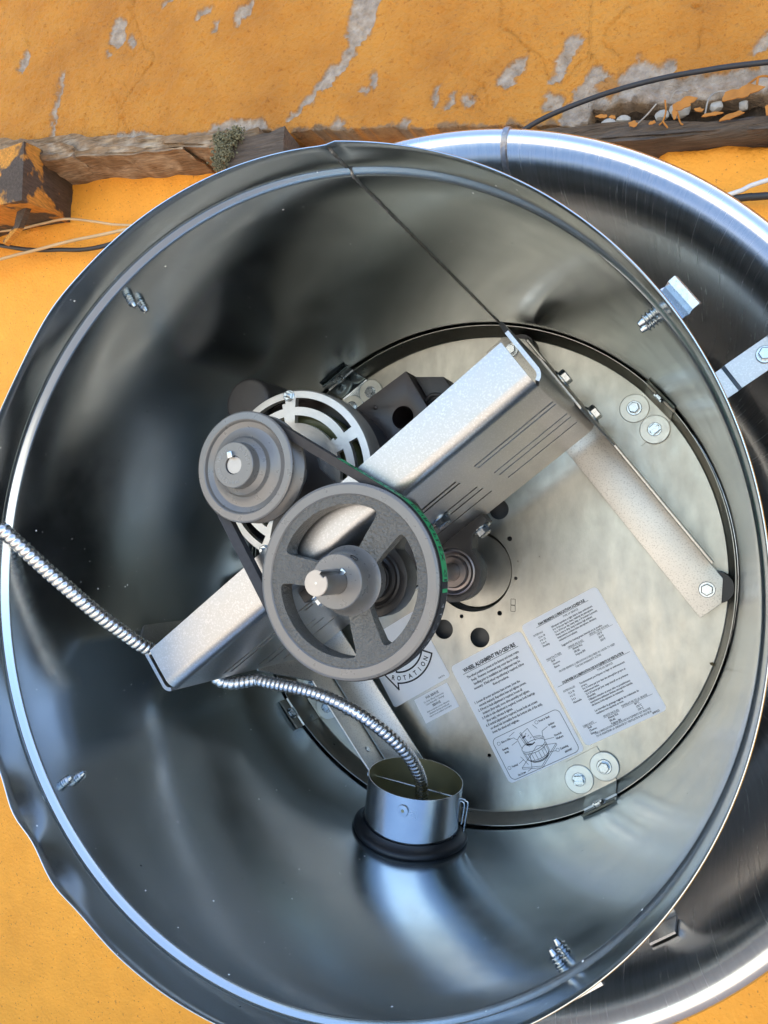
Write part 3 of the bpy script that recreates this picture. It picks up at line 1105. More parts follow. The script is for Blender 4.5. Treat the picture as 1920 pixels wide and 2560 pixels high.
def make_label(tl, ang, w, h, lines, strokes, lab, rr=.005):
    fr = label_frame(*tl, ang)
    mb_ = MB()
    mb_.prism(round_rect(0, -h, w, 0, rr), .0002, .0006, fr)
    lb = part('instruction_label', mb_, paper, fan, sharp=30)
    lb['label'] = lab
    tb = MB()
    for (s, x, y, size, al, bold, xs_) in lines:
        vs, fs = text_mesh(s, size, al, bold, 1, 1.0, xs_)
        tb.add([fr(x + a, y + b, .00075) for a, b in vs], fs)
    for pts, wd in strokes:
        for (x0, y0), (x1, y1) in zip(pts[:-1], pts[1:]):
            d = Vector((x1 - x0, y1 - y0))
            if d.length < 1e-7:
                continue
            d.normalize()
            nx, ny = -d.y * wd * .5, d.x * wd * .5
            ex, ey = d.x * wd * .3, d.y * wd * .3
            tb.add([fr(x0 - ex + nx, y0 - ey + ny, .0008), fr(x0 - ex - nx, y0 - ey - ny, .0008), fr(x1 + ex - nx, y1 + ey - ny, .0008), fr(x1 + ex + nx, y1 + ey + ny, .0008)], [(0, 1, 2, 3)])
    part('printed_text', tb, ink, lb, sharp=30, weld=False, recalc=False)
    return lb


S = .0041
L1 = [('WHEEL ALIGNMENT PROCEDURE', .0485, -.0135, .0062, 'CENTER', .00028, .76)]
for k, s in enumerate(['The wheel position is preset at the factory and must rotate', 'freely.  However, movement may occur due to rough',
                       'handling prior to installation and realignment may be', 'necessary.  If field wheel repositioning is required, follow', 'these procedures.']):
    L1.append((s, .0485, -.0215 - k * .0050, S, 'CENTER', .00013, .72))
for k, (s, ind) in enumerate([('1. Loosen all motor enclosure base screws. (over the', 0), ('one-inch washers). Reposition base and tighten screws.', 1),
                              ('2. If front to back adjustment is required, loosen all', 0), ('isolators (four nuts), move drive assembly and tighten.', 1),
                              ('3. If side to side adjustment is required, loosen both bearings', 0), ('(four nuts), relocate & tighten.', 1),
                              ('4. If vertical adjustment is required, loosen both set screws', 0), ('on wheel hub (accessible from the bottom side of the unit),', 1),
                              ('lower the wheel and retighten.', 1)]):
    L1.append((s, .0065 + ind * .0035, -.0515 - k * .0048, S, 'LEFT', .00013, .70))
for s, x, y in (('Side to Side', .0140, -.1040, ), ('Front to Back', .0660, -.1005), ('Bearing', .0110, -.1120), ('Bolts', .0120, -.1160), ('Isolator', .0740, -.1085), ('Nuts', .0760, -.1125),
                ('One-Inch', .0740, -.1215), ('Washers', .0745, -.1255), ('Vertical', .0120, -.1330), ('Centering', .0730, -.1370), ('Set Screw', .0140, -.1440), ('#460087', .0765, -.1420)):
    L1.append((s, x, y, .0033, 'LEFT', .00013, .75))
fr_ = round_rect(.0045, -.1460, .0930, -.0955, .006)
SK = [(fr_ + [fr_[0]], .00055), ([(.0105, -.0150), (.0865, -.0150)], .0005)]


def P_(*p):
    SK.append((list(p), .00045))


for cx_, cy_, r_ in ((.0105, -.1028, .0019), (.0630, -.0993, .0019), (.0085, -.1318, .0019), (.0700, -.1358, .0019)):
    c_ = circ(cx_, cy_, r_, 14)
    SK.append((c_ + [c_[0]], .00035))
# the drawing: a fan wheel under its drive frame on a square curb
P_((.0225, -.1375), (.0445, -.1445), (.0720, -.1285), (.0500, -.1225), (.0225, -.1375))
P_((.0225, -.1375), (.0225, -.1392), (.0445, -.1464), (.0720, -.1302), (.0720, -.1285))
P_((.0445, -.1445), (.0445, -.1464))
for k, (rx, ry, oy) in enumerate(((.0150, .0055, 0), (.0150, .0055, -.0022), (.0145, .0055, -.0105), (.0125, .0048, -.0128), (.0105, .0040, -.0146), (.0085, .0032, -.0156))):
    pts = [(.0470 + rx * math.cos(2 * PI * i / 28), -.1205 + oy + ry * math.sin(2 * PI * i / 28)) for i in range(29)]
    if k >= 1:
        pts = pts[14:29]
    SK.append((pts, .00055 if k < 3 else .0007))
for i in range(10):
    a = PI + PI * (i + .5) / 10
    P_((.0470 + .0150 * math.cos(a), -.1227 + .0055 * math.sin(a)), (.0470 + .0145 * math.cos(a), -.1310 + .0055 * math.sin(a)))
P_((.0330, -.1190), (.0330, -.1075), (.0375, -.1050), (.0390, -.1170))
P_((.0400, -.1180), (.0400, -.1040), (.0500, -.1010), (.0520, -.1165))
P_((.0330, -.1075), (.0400, -.1040))
P_((.0390, -.1020), (.0420, -.1200))
P_((.0405, -.1015), (.0435, -.1195))
SK.append(([(.0395, -.1085), (.0435, -.1075)], .0016))
SK.append(([(.0405, -.1170), (.0455, -.1185)], .0020))
SK.append(([(.0460, -.1190), (.0500, -.1180)], .0012))
P_((.0520, -.1120), (.0590, -.1135), (.0625, -.1165), (.0615, -.1210))
P_((.0525, -.1135), (.0580, -.1148), (.0610, -.1175))
for s_ in ((.0440, -.1060), (.0460, -.1090), (.0475, -.1120)):
    P_(s_, (s_[0] + .0020, s_[1] + .0008))
P_((.0250, -.1035), (.0300, -.1040), (.0325, -.1075))
P_((.0260, -.1005), (.0340, -.0985))
P_((.0575, -.1000), (.0605, -.1055))
P_((.0240, -.1105), (.0320, -.1090))
P_((.0720, -.1085), (.0640, -.1105), (.0615, -.1170))
P_((.0730, -.1220), (.0620, -.1200))
P_((.0215, -.1320), (.0290, -.1300))
P_((.0270, -.1260), (.0310, -.1370))
P_((.0680, -.1358), (.0600, -.1340))
P_((.0560, -.1250), (.0570, -.1275), (.0555, -.1300))
P_((.0270, -.1435), (.0330, -.1420), (.0390, -.1260))
make_label((-.0250, -.1160), 30.2, .0975, .1480, L1, SK, 'white wheel alignment label with a line drawing of the fan')

L2 = [('FAN BEARING LUBRICATION SCHEDULE', .049, -.0092, .0041, 'CENTER', .00020, .80), ('TYPE OF SERVICE', .058, -.0140, .0031, 'CENTER', .00004, .8),
      ('INTERVALS', .0075, -.0180, .0031, 'LEFT', .00004, .8)]
tx = .0032
for k, (iv, s) in enumerate([('12 to 18', 'Infrequent operation or light duty in clean environment.'), ('6 to 12', '8 to 16 hrs per day in clean, relatively dry atmosphere.'),
                             ('3 to 6', '12 to 24 hrs per day, heavy duty, or if moisture is present.'), ('Monthly', 'Heavy duty in dirty, dusty locations; high ambient'),
                             ('', 'temperatures; moisture laden atmosphere, vibration;'), ('', 'restaurant hood exhaust.')]):
    L2.append((s, .0310, -.0182 - k * .0034, tx, 'LEFT', .00009, .72))
    if iv:
        L2.append((iv, .0115, -.0222 - k * .0036, tx, 'LEFT', .00009, .8))
L2.append(('Suggested fan bearing grease intervals are in months.', .0310, -.0415, tx, 'LEFT', .00009, .75))
for s, x, y in (('MANUFACTURER', .0075, -.0480), ('GREASE (NLGI #2)', .036, -.0465), ('GREASE TEMP RATING', .064, -.0445)):
    L2.append((s, x, y, .0031, 'LEFT', .00004, .78))
for k, row in enumerate((('Shell', 'Alvania RL2', '175°F'), ('Chevron', 'SRI #2', '350°F'), ('Exxon', 'Polyrex EM', '350°F'))):
    for s, x, y in zip(row, (.0115, .040, .072), (-.0518, -.0502, -.0485)):
        L2.append((s, x, y - k * .0036, tx, 'LEFT', .00009, .8))
L2 += [('PROPER BEARING LUBRICATION IS REQUIRED IN ORDER TO KEEP', .049, -.0655, .0031, 'CENTER', .00004, .76), ('THE FAN WARRANTY ACTIVE', .049, -.0690, .0031, 'CENTER', .00004, .76),
       ('CALENDRIER DE LUBRIFICATION DES ROULEMENTS DE VENTILATEUR', .049, -.0780, .0037, 'CENTER', .00018, .66), ('TYPE DE SERVICE', .062, -.0825, .0031, 'CENTER', .00004, .8),
       ('INTERVALLES', .0070, -.0870, .0031, 'LEFT', .00004, .8)]
for k, s in enumerate(['Fonctionnement peu fréquent ou léger en environnement', 'propre.', '8 à 16 heures par jour dans une atmosphère propre et', 'relativement sèche.',
                       '12 à 24 heures par jour, usage intensif ou en présence', "d'humidité.", 'Utilisation intensive en zones sales ou poussiéreuses;', 'températures ambiantes élevées; atmosphère humide;',
                       'vibrations; hotte aspirante de restaurant.', '', 'Les intervalles de graissage suggérés des roulements du', 'ventilateur sont exprimés en mois.']):
    if s:
        L2.append((s, .0280, -.0868 - k * .0033, tx, 'LEFT', .00009, .74))
for k, s in enumerate(('12 à 18', '6 à 12', '3 à 6', 'Mensuelle')):
    L2.append((s, .0110, -.0910 - k * .0038, tx, 'LEFT', .00009, .8))
for s, x, y in (('FABRICANTS', .0075, -.1295), ('GRAISSE (NLGI #2)', .033, -.1290), ('TEMPÉRATURE DE LA GRAISSE', .056, -.1275)):
    L2.append((s, x, y, .0031, 'LEFT', .00004, .74))
for k, row in enumerate((('Shell', 'Alvania RL2', '80°C'), ('Chevron', 'SRI #2', '176°C'), ('Exxon', 'Polyrex EM', '176°C'))):
    for s, x, y in zip(row, (.0115, .037, .070), (-.1330, -.1325, -.1310)):
        L2.append((s, x, y - k * .0034, tx, 'LEFT', .00009, .8))
L2 += [('UNE LUBRIFICATION ADÉQUATE DES ROULEMENTS EST REQUISE', .049, -.1415, .0031, 'CENTER', .00005, .74), ('POUR MAINTENIR LA GARANTIE DU VENTILATEUR EN VIGUEUR', .049, -.1448, .0031, 'CENTER', .00005, .74),
       ('#484222', .082, -.1448, .0029, 'LEFT', .00008, .8)]
L2 = [(s, x, (y if '#484222' not in s else -.1470), z, al, b, q) for s, x, y, z, al, b, q in L2]
U2 = [([(.0155, -.0100), (.0825, -.0100)], .0004), ([(.0040, -.0788), (.0940, -.0788)], .0004), ([(.0075, -.0487), (.0265, -.0487)], .0003), ([(.036, -.0472), (.056, -.0472)], .0003),
      ([(.064, -.0452), (.0925, -.0452)], .0003), ([(.0075, -.1302), (.0235, -.1302)], .0003), ([(.033, -.1297), (.052, -.1297)], .0003), ([(.056, -.1282), (.0925, -.1282)], .0003)]
make_label((.0600, -.0622), 30.4, .0980, .1490, L2, U2, 'white bilingual bearing lubrication schedule label')

L3 = [('FOR SERVICE', .0245, -.0058, .0040, 'CENTER', .0001, .8), ('To Order Wheel, Remove any', .0245, -.0096, tx, 'CENTER', .00002, .72), ('Cover Bolts with 1 drawings', .0245, -.0128, tx, 'CENTER', .00002, .72),
      ('SERVICE', .0245, -.0172, .0040, 'CENTER', .0001, .8), ('Avant tout entretien à moteur, débranchez', .0245, -.0208, .0028, 'CENTER', .00002, .66),
      ("l'alimentation électrique principale puis", .0245, -.0238, .0028, 'CENTER', .00002, .66), ('retirer la roue du ventilateur, vis et boulons', .0245, -.0268, .0028, 'CENTER', .00002, .64)]
make_label((-.0709, -.1600), 31.0, .0488, .0312, L3, [], 'small white service notice label beside the rotation label', .0008)

# rotation label: curved banner arrow with lettering set along it
W4, H4 = .0850, .0900
fr = label_frame(-.0964 - H4 * math.sin(R(32)), -.1722 + H4 * math.cos(R(32)), 32.0)
mb = MB()
mb.prism(round_rect(0, -H4, W4, 0, .004), .0002, .0006, fr)
lb = part('instruction_label', mb, paper, fan, sharp=30)
lb['label'] = 'white rotation arrow label half hidden under the large pulley'
tb = MB()


def stroke(pts, wd, z=.0008):
    for (x0, y0), (x1, y1) in zip(pts[:-1], pts[1:]):
        d = Vector((x1 - x0, y1 - y0)).normalized()
        nx, ny = -d.y * wd * .5, d.x * wd * .5
        ex, ey = d.x * wd * .4, d.y * wd * .4
        tb.add([fr(x0 - ex + nx, y0 - ey + ny, z), fr(x0 - ex - nx, y0 - ey - ny, z), fr(x1 + ex - nx, y1 + ey - ny, z), fr(x1 + ex + nx, y1 + ey + ny, z)], [(0, 1, 2, 3)])


CX4, CY4 = .0423, -.0255
ri, ro = .0330, .0464
arc = lambda r_, a0_, a1_, n_=26: [(CX4 + r_ * math.cos(R(a0_ + (a1_ - a0_) * i / n_)), CY4 + r_ * math.sin(R(a0_ + (a1_ - a0_) * i / n_))) for i in range(n_ + 1)]
stroke(arc(ro, 241, 320), .0019)
stroke(arc(ri, 238, 322), .0019)
stroke([arc(ro, 320, 321)[0], arc(ri, 322, 323)[0]], .0019)
tipp = arc(.0395, 207, 208)[0]
stroke([arc(ro, 241, 242)[0], arc(.0541, 242, 243)[0], tipp, arc(ri - .008, 237, 238)[0], arc(ri, 238, 239)[0]], .0019)
for k, ch in enumerate('ROTATION'):
    a = 232 + k * 11.0
    vs, fs = text_mesh(ch, .0080, 'CENTER', .00018, 2, 1, .85)
    rc = ro - .0105
    ca, sa_ = math.cos(R(a)), math.sin(R(a))
    # letters stand with their feet on the outer arc
    tb.add([fr(CX4 + (ro - .0034 - b) * ca - a_2 * sa_ * 1.0, CY4 + (ro - .0034 - b) * sa_ + a_2 * ca, .0008) for a_2, b in vs], fs)
vs, fs = text_mesh('440306', .0030, 'LEFT', .00002, 1)
tb.add([fr(.070 + a_2, -.086 + b, .0008) for a_2, b in vs], fs)
part('printed_text', tb, ink, lb, sharp=30, weld=False, recalc=False)

# ------------------------------------------------------------------ drive frame on rubber mounts
ca, sa_ = math.cos(TH), math.sin(TH)


def F(a, b, z):
    return (a * ca + b * sa_, a * sa_ - b * ca, z)


frame = thing('motor_carrier', F(0, -.033, .02), 'galvanised channel frame carrying the motor and bearings across the drum', 'frame')
ZT, BW = .306, -.033
AL, AR = -.2240, .2165
slots = []
for z in (.237, .2255, .1745, .1560, .1235):
    for a0_, a1_ in ((.1205, .2072), (.0125, .0993), (-.0993, -.0125), (-.2072, -.1205)):
        slots.append((a0_, a1_, z - .0024, z + .0024))
ab = sorted({AL + .008, AR - .008} | {s[0] for s in slots} | {s[1] for s in slots})
zb = sorted({.050, ZT - .010} | {s[2] for s in slots} | {s[3] for s in slots})
mb = MB()
for i in range(len(ab) - 1):
    for j in range(len(zb) - 1):
        am, zm = (ab[i] + ab[i + 1]) / 2, (zb[j] + zb[j + 1]) / 2
        if any(s[0] < am < s[1] and s[2] < zm < s[3] for s in slots):
            continue
        mb.add([F(ab[i], BW, zb[j]), F(ab[i + 1], BW, zb[j]), F(ab[i + 1], BW, zb[j + 1]), F(ab[i], BW, zb[j + 1])], [(0, 1, 2, 3)])
# top flange with its bend
bend = [(BW, ZT - .010)] + [(BW - .010 + .010 * math.cos(R(t)), ZT - .010 + .010 * math.sin(R(t))) for t in (15, 30, 45, 60, 75, 90)] + [(-.075, ZT)]
mb.grid([[F(a, b, z) for a in ab] for b, z in bend])
# end flanges
for sgn, ae, bend_b in ((1, AR, -.096), (-1, AL, -.106)):
    col_ = [(ae - sgn * .008 + sgn * .008 * math.sin(R(t)), BW - .008 + .008 * math.cos(R(t))) for t in (0, 20, 40, 60, 80, 90)] + [(ae, bend_b + .016), (ae, bend_b)]
    rows = []
    for k, (a, b) in enumerate(col_):
        rows.append([F(a, b, z if k < len(col_) - 1 else min(z, ZT - .018)) for z in zb[:-1] + [ZT - .010 if k == 0 else ZT - .002]])
    mb.grid(rows)
me = mb.mesh('channel', [beam_metal], BASE[frame], sharp=50)
tmp = link('channel_tmp', me)
sm = tmp.modifiers.new('s', 'SOLIDIFY')
sm.thickness = .0034
sm.offset = 0
dg = bpy.context.evaluated_depsgraph_get()
dg.update()
me2 = bpy.data.meshes.new_from_object(tmp.evaluated_get(dg))
bpy.data.objects.remove(tmp)
finish(me2, 42, False, 0, False)
link('channel', me2, frame)

# angle brackets carrying the channel ends
for sgn in (1, -1):
    ao = .2185 * sgn
    ai = .1745 * sgn
    mb = MB()
    zf = .0265
    poly = [(ai, -.187), (ai + sgn * .0255, -.187), (ao - sgn * .002, -.168), (ao - sgn * .002, .168), (ai + sgn * .0255, .187), (ai, .187)]
    mb.prism(poly, zf - .0022, zf, lambda x, y, z: F(x, y, z))
    # upright flange, taller where the channel bolts on
    up = [(-.168, zf - .0022), (.150, zf - .0022), (.150, zf + .040), (.105, zf + .044), (.0, zf + .046), (-.030, zf + .135), (-.094, zf + .135), (-.112, zf + .046), (-.150, zf + .042)]
    mb.prism(up, ao - sgn * .0005, ao + sgn * .0018, lambda x, y, z: F(z, x, y))
    bk = part('support_bracket', mb, foot_metal, frame, sharp=30, bevel=.0006)
    for bb in (.168, -.168):
        place('bolt', ME_BOLT, bk, F(ao - sgn * .021, bb, zf), (0, 0, 1), .5)
        mbr = MB()
        p = F(ao - sgn * .012, bb - .006 * (1 if bb > 0 else -1) * 0 + .004, 0)
        mbr.lathe([(.004, .0005), (.0165, .0005), (.0170, .003), (.0150, .010), (.0150, .016), (.0165, .0215), (.0160, .0238), (0, .0240)], 28, fr=lambda x, y, z, p=p: (x + p[0], y + p[1], z))
        part('rubber_mount', mbr, rubber, frame, sharp=40)
    for bb, zz in ((-.089, .072), (-.042, .060)):
        place('bolt', ME_BIG if sgn > 0 else ME_BOLT, bk, F(ao + sgn * .0016, bb, zz), (sgn * ca, sgn * sa_, 0), .3)
    for bb in (.05, .10):
        mbh = MB()
        mbh.lathe([(.0, .0), (.0030, 0), (.0036, .0006), (.0030, .0012), (0, .0012)], 16, fr=lambda x, y, z, bb=bb: F(ao - sgn * (.0005 + z), bb + x, .048 + y))
        part('rivet', mbh, zinc, frame, sharp=40)


def bearing(zc, hsgn, nm='bearing'):
    """cast pillow block on the channel web with a ball bearing insert; axis along z through the origin"""
    hz = .0115
    mb_ = MB()
    out = []
    # outline in (a,b): flat foot on the web, shoulders, round head over the shaft
    foot = [(-.066, BW + .0014), (.066, BW + .0014), (.066, BW + .012), (.044, BW + .0145), (.036, -.010)]
    arc_ = [(.0335 * math.cos(R(t)), .0335 * math.sin(R(t))) for t in range(-12, 193, 12)]
    outl = foot + [(a, b) for a, b in arc_ if True] + [(-.036, -.010), (-.044, BW + .0145), (-.066, BW + .012)]
    n = len(outl)
    inn = [(.0262 * math.cos(2 * PI * k / 36), .0262 * math.sin(2 * PI * k / 36)) for k in range(36)]
    me_ = MB()
    me_.prism(outl, zc - hz, zc + hz, lambda x, y, z: F(x, y, z))
    me__ = me_.mesh('housing', [black_cast], BASE[frame], sharp=35)
    cutm = MB()
    cutm.prism([tuple(F(x, y, 0)[:2]) for x, y in inn], zc - hz - .01, zc + hz + .01)
    cutm.v = [tuple(Vector(p) - BASE[frame]) for p in cutm.v]
    me__ = boolean_cut(me__, [cutm])
    finish(me__, 35, True, .0012, True)
    hb = link(nm, me__, frame)
    mb_ = MB()
    mb_.lathe([(.0262, zc - .009), (.0262, zc + .0095), (.0240, zc + .0105), (.0235, zc + .0085), (.0205, zc + .0070), (.0180, zc + .0075), (.0172, zc + .0085), (.0172, zc + .0135),
               (.0165, zc + .0142), (.0101, zc + .0142), (.0101, zc - .009)], 48, closed=True)
    part('bearing_insert', mb_, bearing_steel if hsgn > 0 else black_cast, hb, sharp=30)
    for aa in (-.053, .053):
        place('bolt', ME_BIG, hb, F(aa, BW + .0125, zc), (sa_, -ca, 0), .2)
    return hb


bearing(.060, 1)
bearing(.272, -1)
for aa, zz in ((.050, .168), (-.050, .168)):
    place('bolt', ME_BIG, frame, F(aa, BW + .0014, zz), (sa_, -ca, 0), .1)
# dark slide plate behind the web that carries the motor
mb = MB()
mb.box((-.100, BW - .0085, .075), (.105, BW - .0030, .285), F)
part('slide_plate', mb, motor_paint, frame, sharp=30, bevel=.001)

# ------------------------------------------------------------------ large pulley with the fan shaft
pul = thing('fan_pulley', (0, 0, .32), 'large grey cast pulley with three spokes on the fan shaft', 'pulley')
ZP = .332
spk = [R(52), R(172), R(292)]


def spoked(zf, zbk, r_in, r_out, n=96):
    """plan outline of web with three kidney windows -> polygon with holes via boolean later"""
    return


mb = MB()
# rim with belt groove (lathe section), machined faces
mb.lathe([(.0700, ZP), (.0770, ZP), (.0790, ZP - .0010), (.0792, ZP - .0028), (.0715, ZP - .0085), (.0715, ZP - .0130), (.0792, ZP - .0190), (.0790, ZP - .0208), (.0770, ZP - .0218), (.0690, ZP - .0218), (.0690, ZP - .0010)], 128, closed=True)
sheave = part('rim', mb, smooth_grey, pul, sharp=25)
# rough cast web with windows
web = MB()
web.lathe([(.020, ZP - .0060), (.0285, ZP - .0058), (.040, ZP - .0032), (.0560, ZP - .0022), (.0640, ZP - .0014), (.0698, ZP - .0012), (.0698, ZP - .0200), (.0600, ZP - .0190), (.0560, ZP - .0150), (.040, ZP - .0140), (.020, ZP - .0150)], 144, closed=True)
wme = web.mesh('spider', [cast_grey], BASE[pul], sharp=40)
cuts = []
for k in range(3):
    s0, s1 = spk[k], spk[(k + 1) % 3] + (2 * PI if spk[(k + 1) % 3] < spk[k] else 0)
    hw = .0085
    poly = []
    ro_, ri_, fil = .0618, .0245, .0070
    o0, o1 = s0 + math.asin((hw + .004) / ro_), s1 - math.asin((hw + .004) / ro_)
    i0, i1 = s0 + math.asin((hw + .001) / ri_), s1 - math.asin((hw + .001) / ri_)
    raw = [(ro_, o0 + (o1 - o0) * i / 22) for i in range(23)] + [(ri_, i1 + (i0 - i1) * i / 12) for i in range(13)]
    pts = [(r_ * math.cos(t), r_ * math.sin(t)) for r_, t in raw]
    # round the corners by relaxing the polygon a little
    den = []
    for i in range(len(pts)):
        p0, p1 = Vector(pts[i]), Vector(pts[(i + 1) % len(pts)])
        nseg = max(1, int((p1 - p0).length / .0016))
        den += [p0.lerp(p1, j / nseg) for j in range(nseg)]
    for _ in range(9):
        den = [(den[i - 1] + den[i] * 2 + den[(i + 1) % len(den)]) / 4 for i in range(len(den))]
    cm = MB()
    cm.prism([(p.x, p.y) for p in den], ZP - .06, ZP + .06)
    cm.v = [tuple(Vector(p) - BASE[pul]) for p in cm.v]
    cuts.append(cm)
wme = boolean_cut(wme, cuts)
finish(wme, 40, True, .0016, True)
link('spider', wme, pul)
mb = MB()
mb.lathe([(.0100, ZP + .0165), (.0212, ZP + .0165), (.0220, ZP + .0157), (.0222, ZP + .0060), (.0236, ZP + .0010), (.0262, ZP - .0040), (.0285, ZP - .0060), (.0240, ZP - .0140), (.0222, ZP - .0200), (.0222, ZP - .0300), (.0100, ZP - .0300)], 64, closed=True)
hub = part('hub', mb, smooth_grey, pul, sharp=35)
mb = MB()   # set screw hole on the hub side
ang = R(57)
hp = (.0222 * math.cos(ang), .0222 * math.sin(ang), ZP + .0100)
mb.lathe([(.0034, .0006), (.0034, -.0001), (.0026, -.0012), (0, -.0012)], 18)
place('set_screw', mb.mesh('set_screw', [black_cast], sharp=30), hub, hp, (math.cos(ang), math.sin(ang), 0))
# shaft with keyway
mb = MB()
RS = .0098
kw, kd = .0024, .0026
ka = R(50)
outl = []
t0 = math.asin(kw / RS)
for i in range(41):
    t = ka + t0 + (2 * PI - 2 * t0) * i / 40
    outl.append((RS * math.cos(t), RS * math.sin(t)))
ix = lambda s: ((RS - kd) * math.cos(ka) - s * kw * math.sin(ka), (RS - kd) * math.sin(ka) + s * kw * math.cos(ka))
outl += [ix(-1), ix(1)]
z0_, z1_ = .338, .3805
mb.prism(outl, z0_, z1_ - .0006)
mb.prism([(x * .955, y * .955) for x, y in outl], z1_ - .0006, z1_)
mb.lathe([(RS, -.02), (RS, z0_)], 40)
sh = part('shaft', mb, shaft_steel, pul, sharp=30)
mb = MB()
kx, ky = math.cos(ka), math.sin(ka)
mb.box((RS - kd + .0002, -kw * .95, .330), (RS + .0022, kw * .95, ZP + .0185), lambda x, y, z: (x * kx - y * ky, x * ky + y * kx, z))
part('key', mb, zinc, sh, sharp=30, bevel=.0003)
mb = MB()
mb.lathe([(0, z1_ + .0002), (.0006, z1_ + .0001), (.0010, z1_ + .00005)], 12)
part('centre_mark', mb, washer_metal, sh, sharp=60)

# ------------------------------------------------------------------ motor
MX, MY = -.0998, .0938
mot = thing('electric_motor', (MX, MY, .14), 'black electric motor with a silver slotted end bell behind the channel', 'motor')
TM = lambda x, y, z: (x + MX, y + MY, z)
mb = MB()
mb.lathe([(0, .045), (.060, .045), (.0745, .050), (.0790, .060), (.0790, .2205), (.0800, .2225), (.0800, .2300), (.0775, .2310), (.0775, .215), (.070, .215)], 96, fr=TM)
shell = part('shell', mb, motor_paint, mot, sharp=30)
for k in range(3):
    for j in range(2):
        a = R(-22 + k * 19 - 4)
        mbv = MB()
        mbv.box((.0785, -.0012, .165 + j * .012 - .0), (.0796, .0012, .175 + j * .012), lambda x, y, z, a=a: TM(x * math.cos(a) - y * math.sin(a), x * math.sin(a) + y * math.cos(a), z))
        part('vent_rib', mbv, bell_metal, mot, sharp=30)
# end bell: polar grid with two rings of openings, thick
ZB = .2490
rr_ = [.0140, .0300, .0420, .0500, .0540, .0575, .0655, .0700, .0745, .0780, .0812]
na = 120
arms = [95.5, 31, -14, -57, 247, 201, 149]


def is_arm(deg, w):
    return any(abs((deg - a + 180) % 360 - 180) < w for a in arms)


def bell_z(r):
    return ZB - .0015 * max(0, (r - .060) / .02) ** 2 - (.004 if r < .046 else 0)


top, cells = {}, []
mb = MB()
keep = set()
for i in range(len(rr_) - 1):
    for j in range(na):
        deg = (j + .5) * 360 / na
        rm = (rr_[i] + rr_[i + 1]) / 2
        op = False
        if .0500 < rm < .0575 and not is_arm(deg, math.degrees(.0062 / rm)):
            op = True
        if .0655 < rm < .0745 and not is_arm(deg, math.degrees(.0062 / rm)):
            op = True
        if not op:
            keep.add((i, j))
th_ = .0062
for (i, j) in keep:
    p = []
    for (ii, jj) in ((i, j), (i + 1, j), (i + 1, j + 1), (i, j + 1)):
        t = 2 * PI * jj / na
        p.append((rr_[ii] * math.cos(t), rr_[ii] * math.sin(t), bell_z(rr_[ii])))
    lo = [(x, y, z - th_) for x, y, z in p]
    mb.add([TM(*v) for v in p + lo], [(0, 1, 2, 3), (7, 6, 5, 4)])
    for (di, dj, e) in ((-1, 0, (3, 0)), (1, 0, (1, 2)), (0, -1, (0, 1)), (0, 1, (2, 3))):
        nb = (i + di, (j + dj) % na)
        if nb not in keep:
            a_, b_ = e
            mb.add([TM(*p[a_]), TM(*p[b_]), TM(*lo[b_]), TM(*lo[a_])], [(0, 1, 2, 3)])
mb.lathe([(.0812, bell_z(.0812)), (.0826, ZB - .0040), (.0830, ZB - .0080), (.0830, .2240), (.0800, .2240), (.0800, ZB - .0075)], 120, fr=TM)
mb.lathe([(.0175, ZB - .004), (.0175, ZB + .010), (.0160, ZB + .012), (.0080, ZB + .012)], 48, fr=TM)
bell = part('end_bell', mb, bell_metal, mot, sharp=35, bevel=0)
for a, rn in ((95.5, .0770), (247, .0785), (-14, .0585), (149, .0785)):
    place('nut', ME_NUT, bell, TM(rn * math.cos(R(a)), rn * math.sin(R(a)), bell_z(rn) + .0002), (0, 0, 1), .4)
mb = MB()
for k in range(33):
    pass
rows = []
for k in range(49):
    t = 2 * PI * k / 48
    row = []
    for j in range(12):
        b_ = 2 * PI * j / 12
        r_ = .0545 + .0105 * math.cos(b_) + .0012 * math.sin(t * 24)
        row.append(TM(r_ * math.cos(t), r_ * math.sin(t), .226 + .010 * math.sin(b_)))
    rows.append(row)
mb.grid(rows, closed_v=True)
part('winding', mb, winding_mat, mot, sharp=60)
mb = MB()
mb.lathe([(0, .2145), (.077, .2145)], 48, fr=TM)  # black disc painting in the dark void inside the bell
part('void_disc', mb, black_cast, mot, sharp=60)
# cradle yoke between bell and pulley
mb = MB()
yo = [(.0240, .030), (.0310, .006), (.050, -.010), (.060, -.030), (.052, -.052), (.030, -.056), (.010, -.068), (-.012, -.072), (-.022, -.060), (-.018, -.040), (-.028, -.020), (-.028, .010), (-.014, .028), (.006, .034)]
mb.prism(yo, ZB + .0010, ZB + .0050, TM)
part('cradle', mb, black_cast, mot, sharp=30, bevel=.0012)
for x_, y_ in ((.036, -.030), (.004, -.058)):
    mbp = MB()
    mbp.prism([(x_ - .011, y_ - .010), (x_ + .006, y_ - .012), (x_ + .012, y_ + .004), (x_ + .004, y_ + .012), (x_ - .008, y_ + .008)], ZB + .0052, ZB + .0068, TM)
    part('cradle_pad', mbp, bell_metal, mot, sharp=30, bevel=.0008)
# capacitor cover
a = R(131)
cxp, cyp = .1000 * math.cos(a), .1000 * math.sin(a)
mb = MB()
mb.lathe([(0, .2340), (.0215, .2340), (.0242, .2330), (.0262, .2305), (.0270, .2260), (.0270, .130), (.024, .125), (0, .125)], 48, fr=lambda x, y, z: TM(x + cxp, y + cyp, z))
part('capacitor_cover', mb, black_cast, mot, sharp=40)
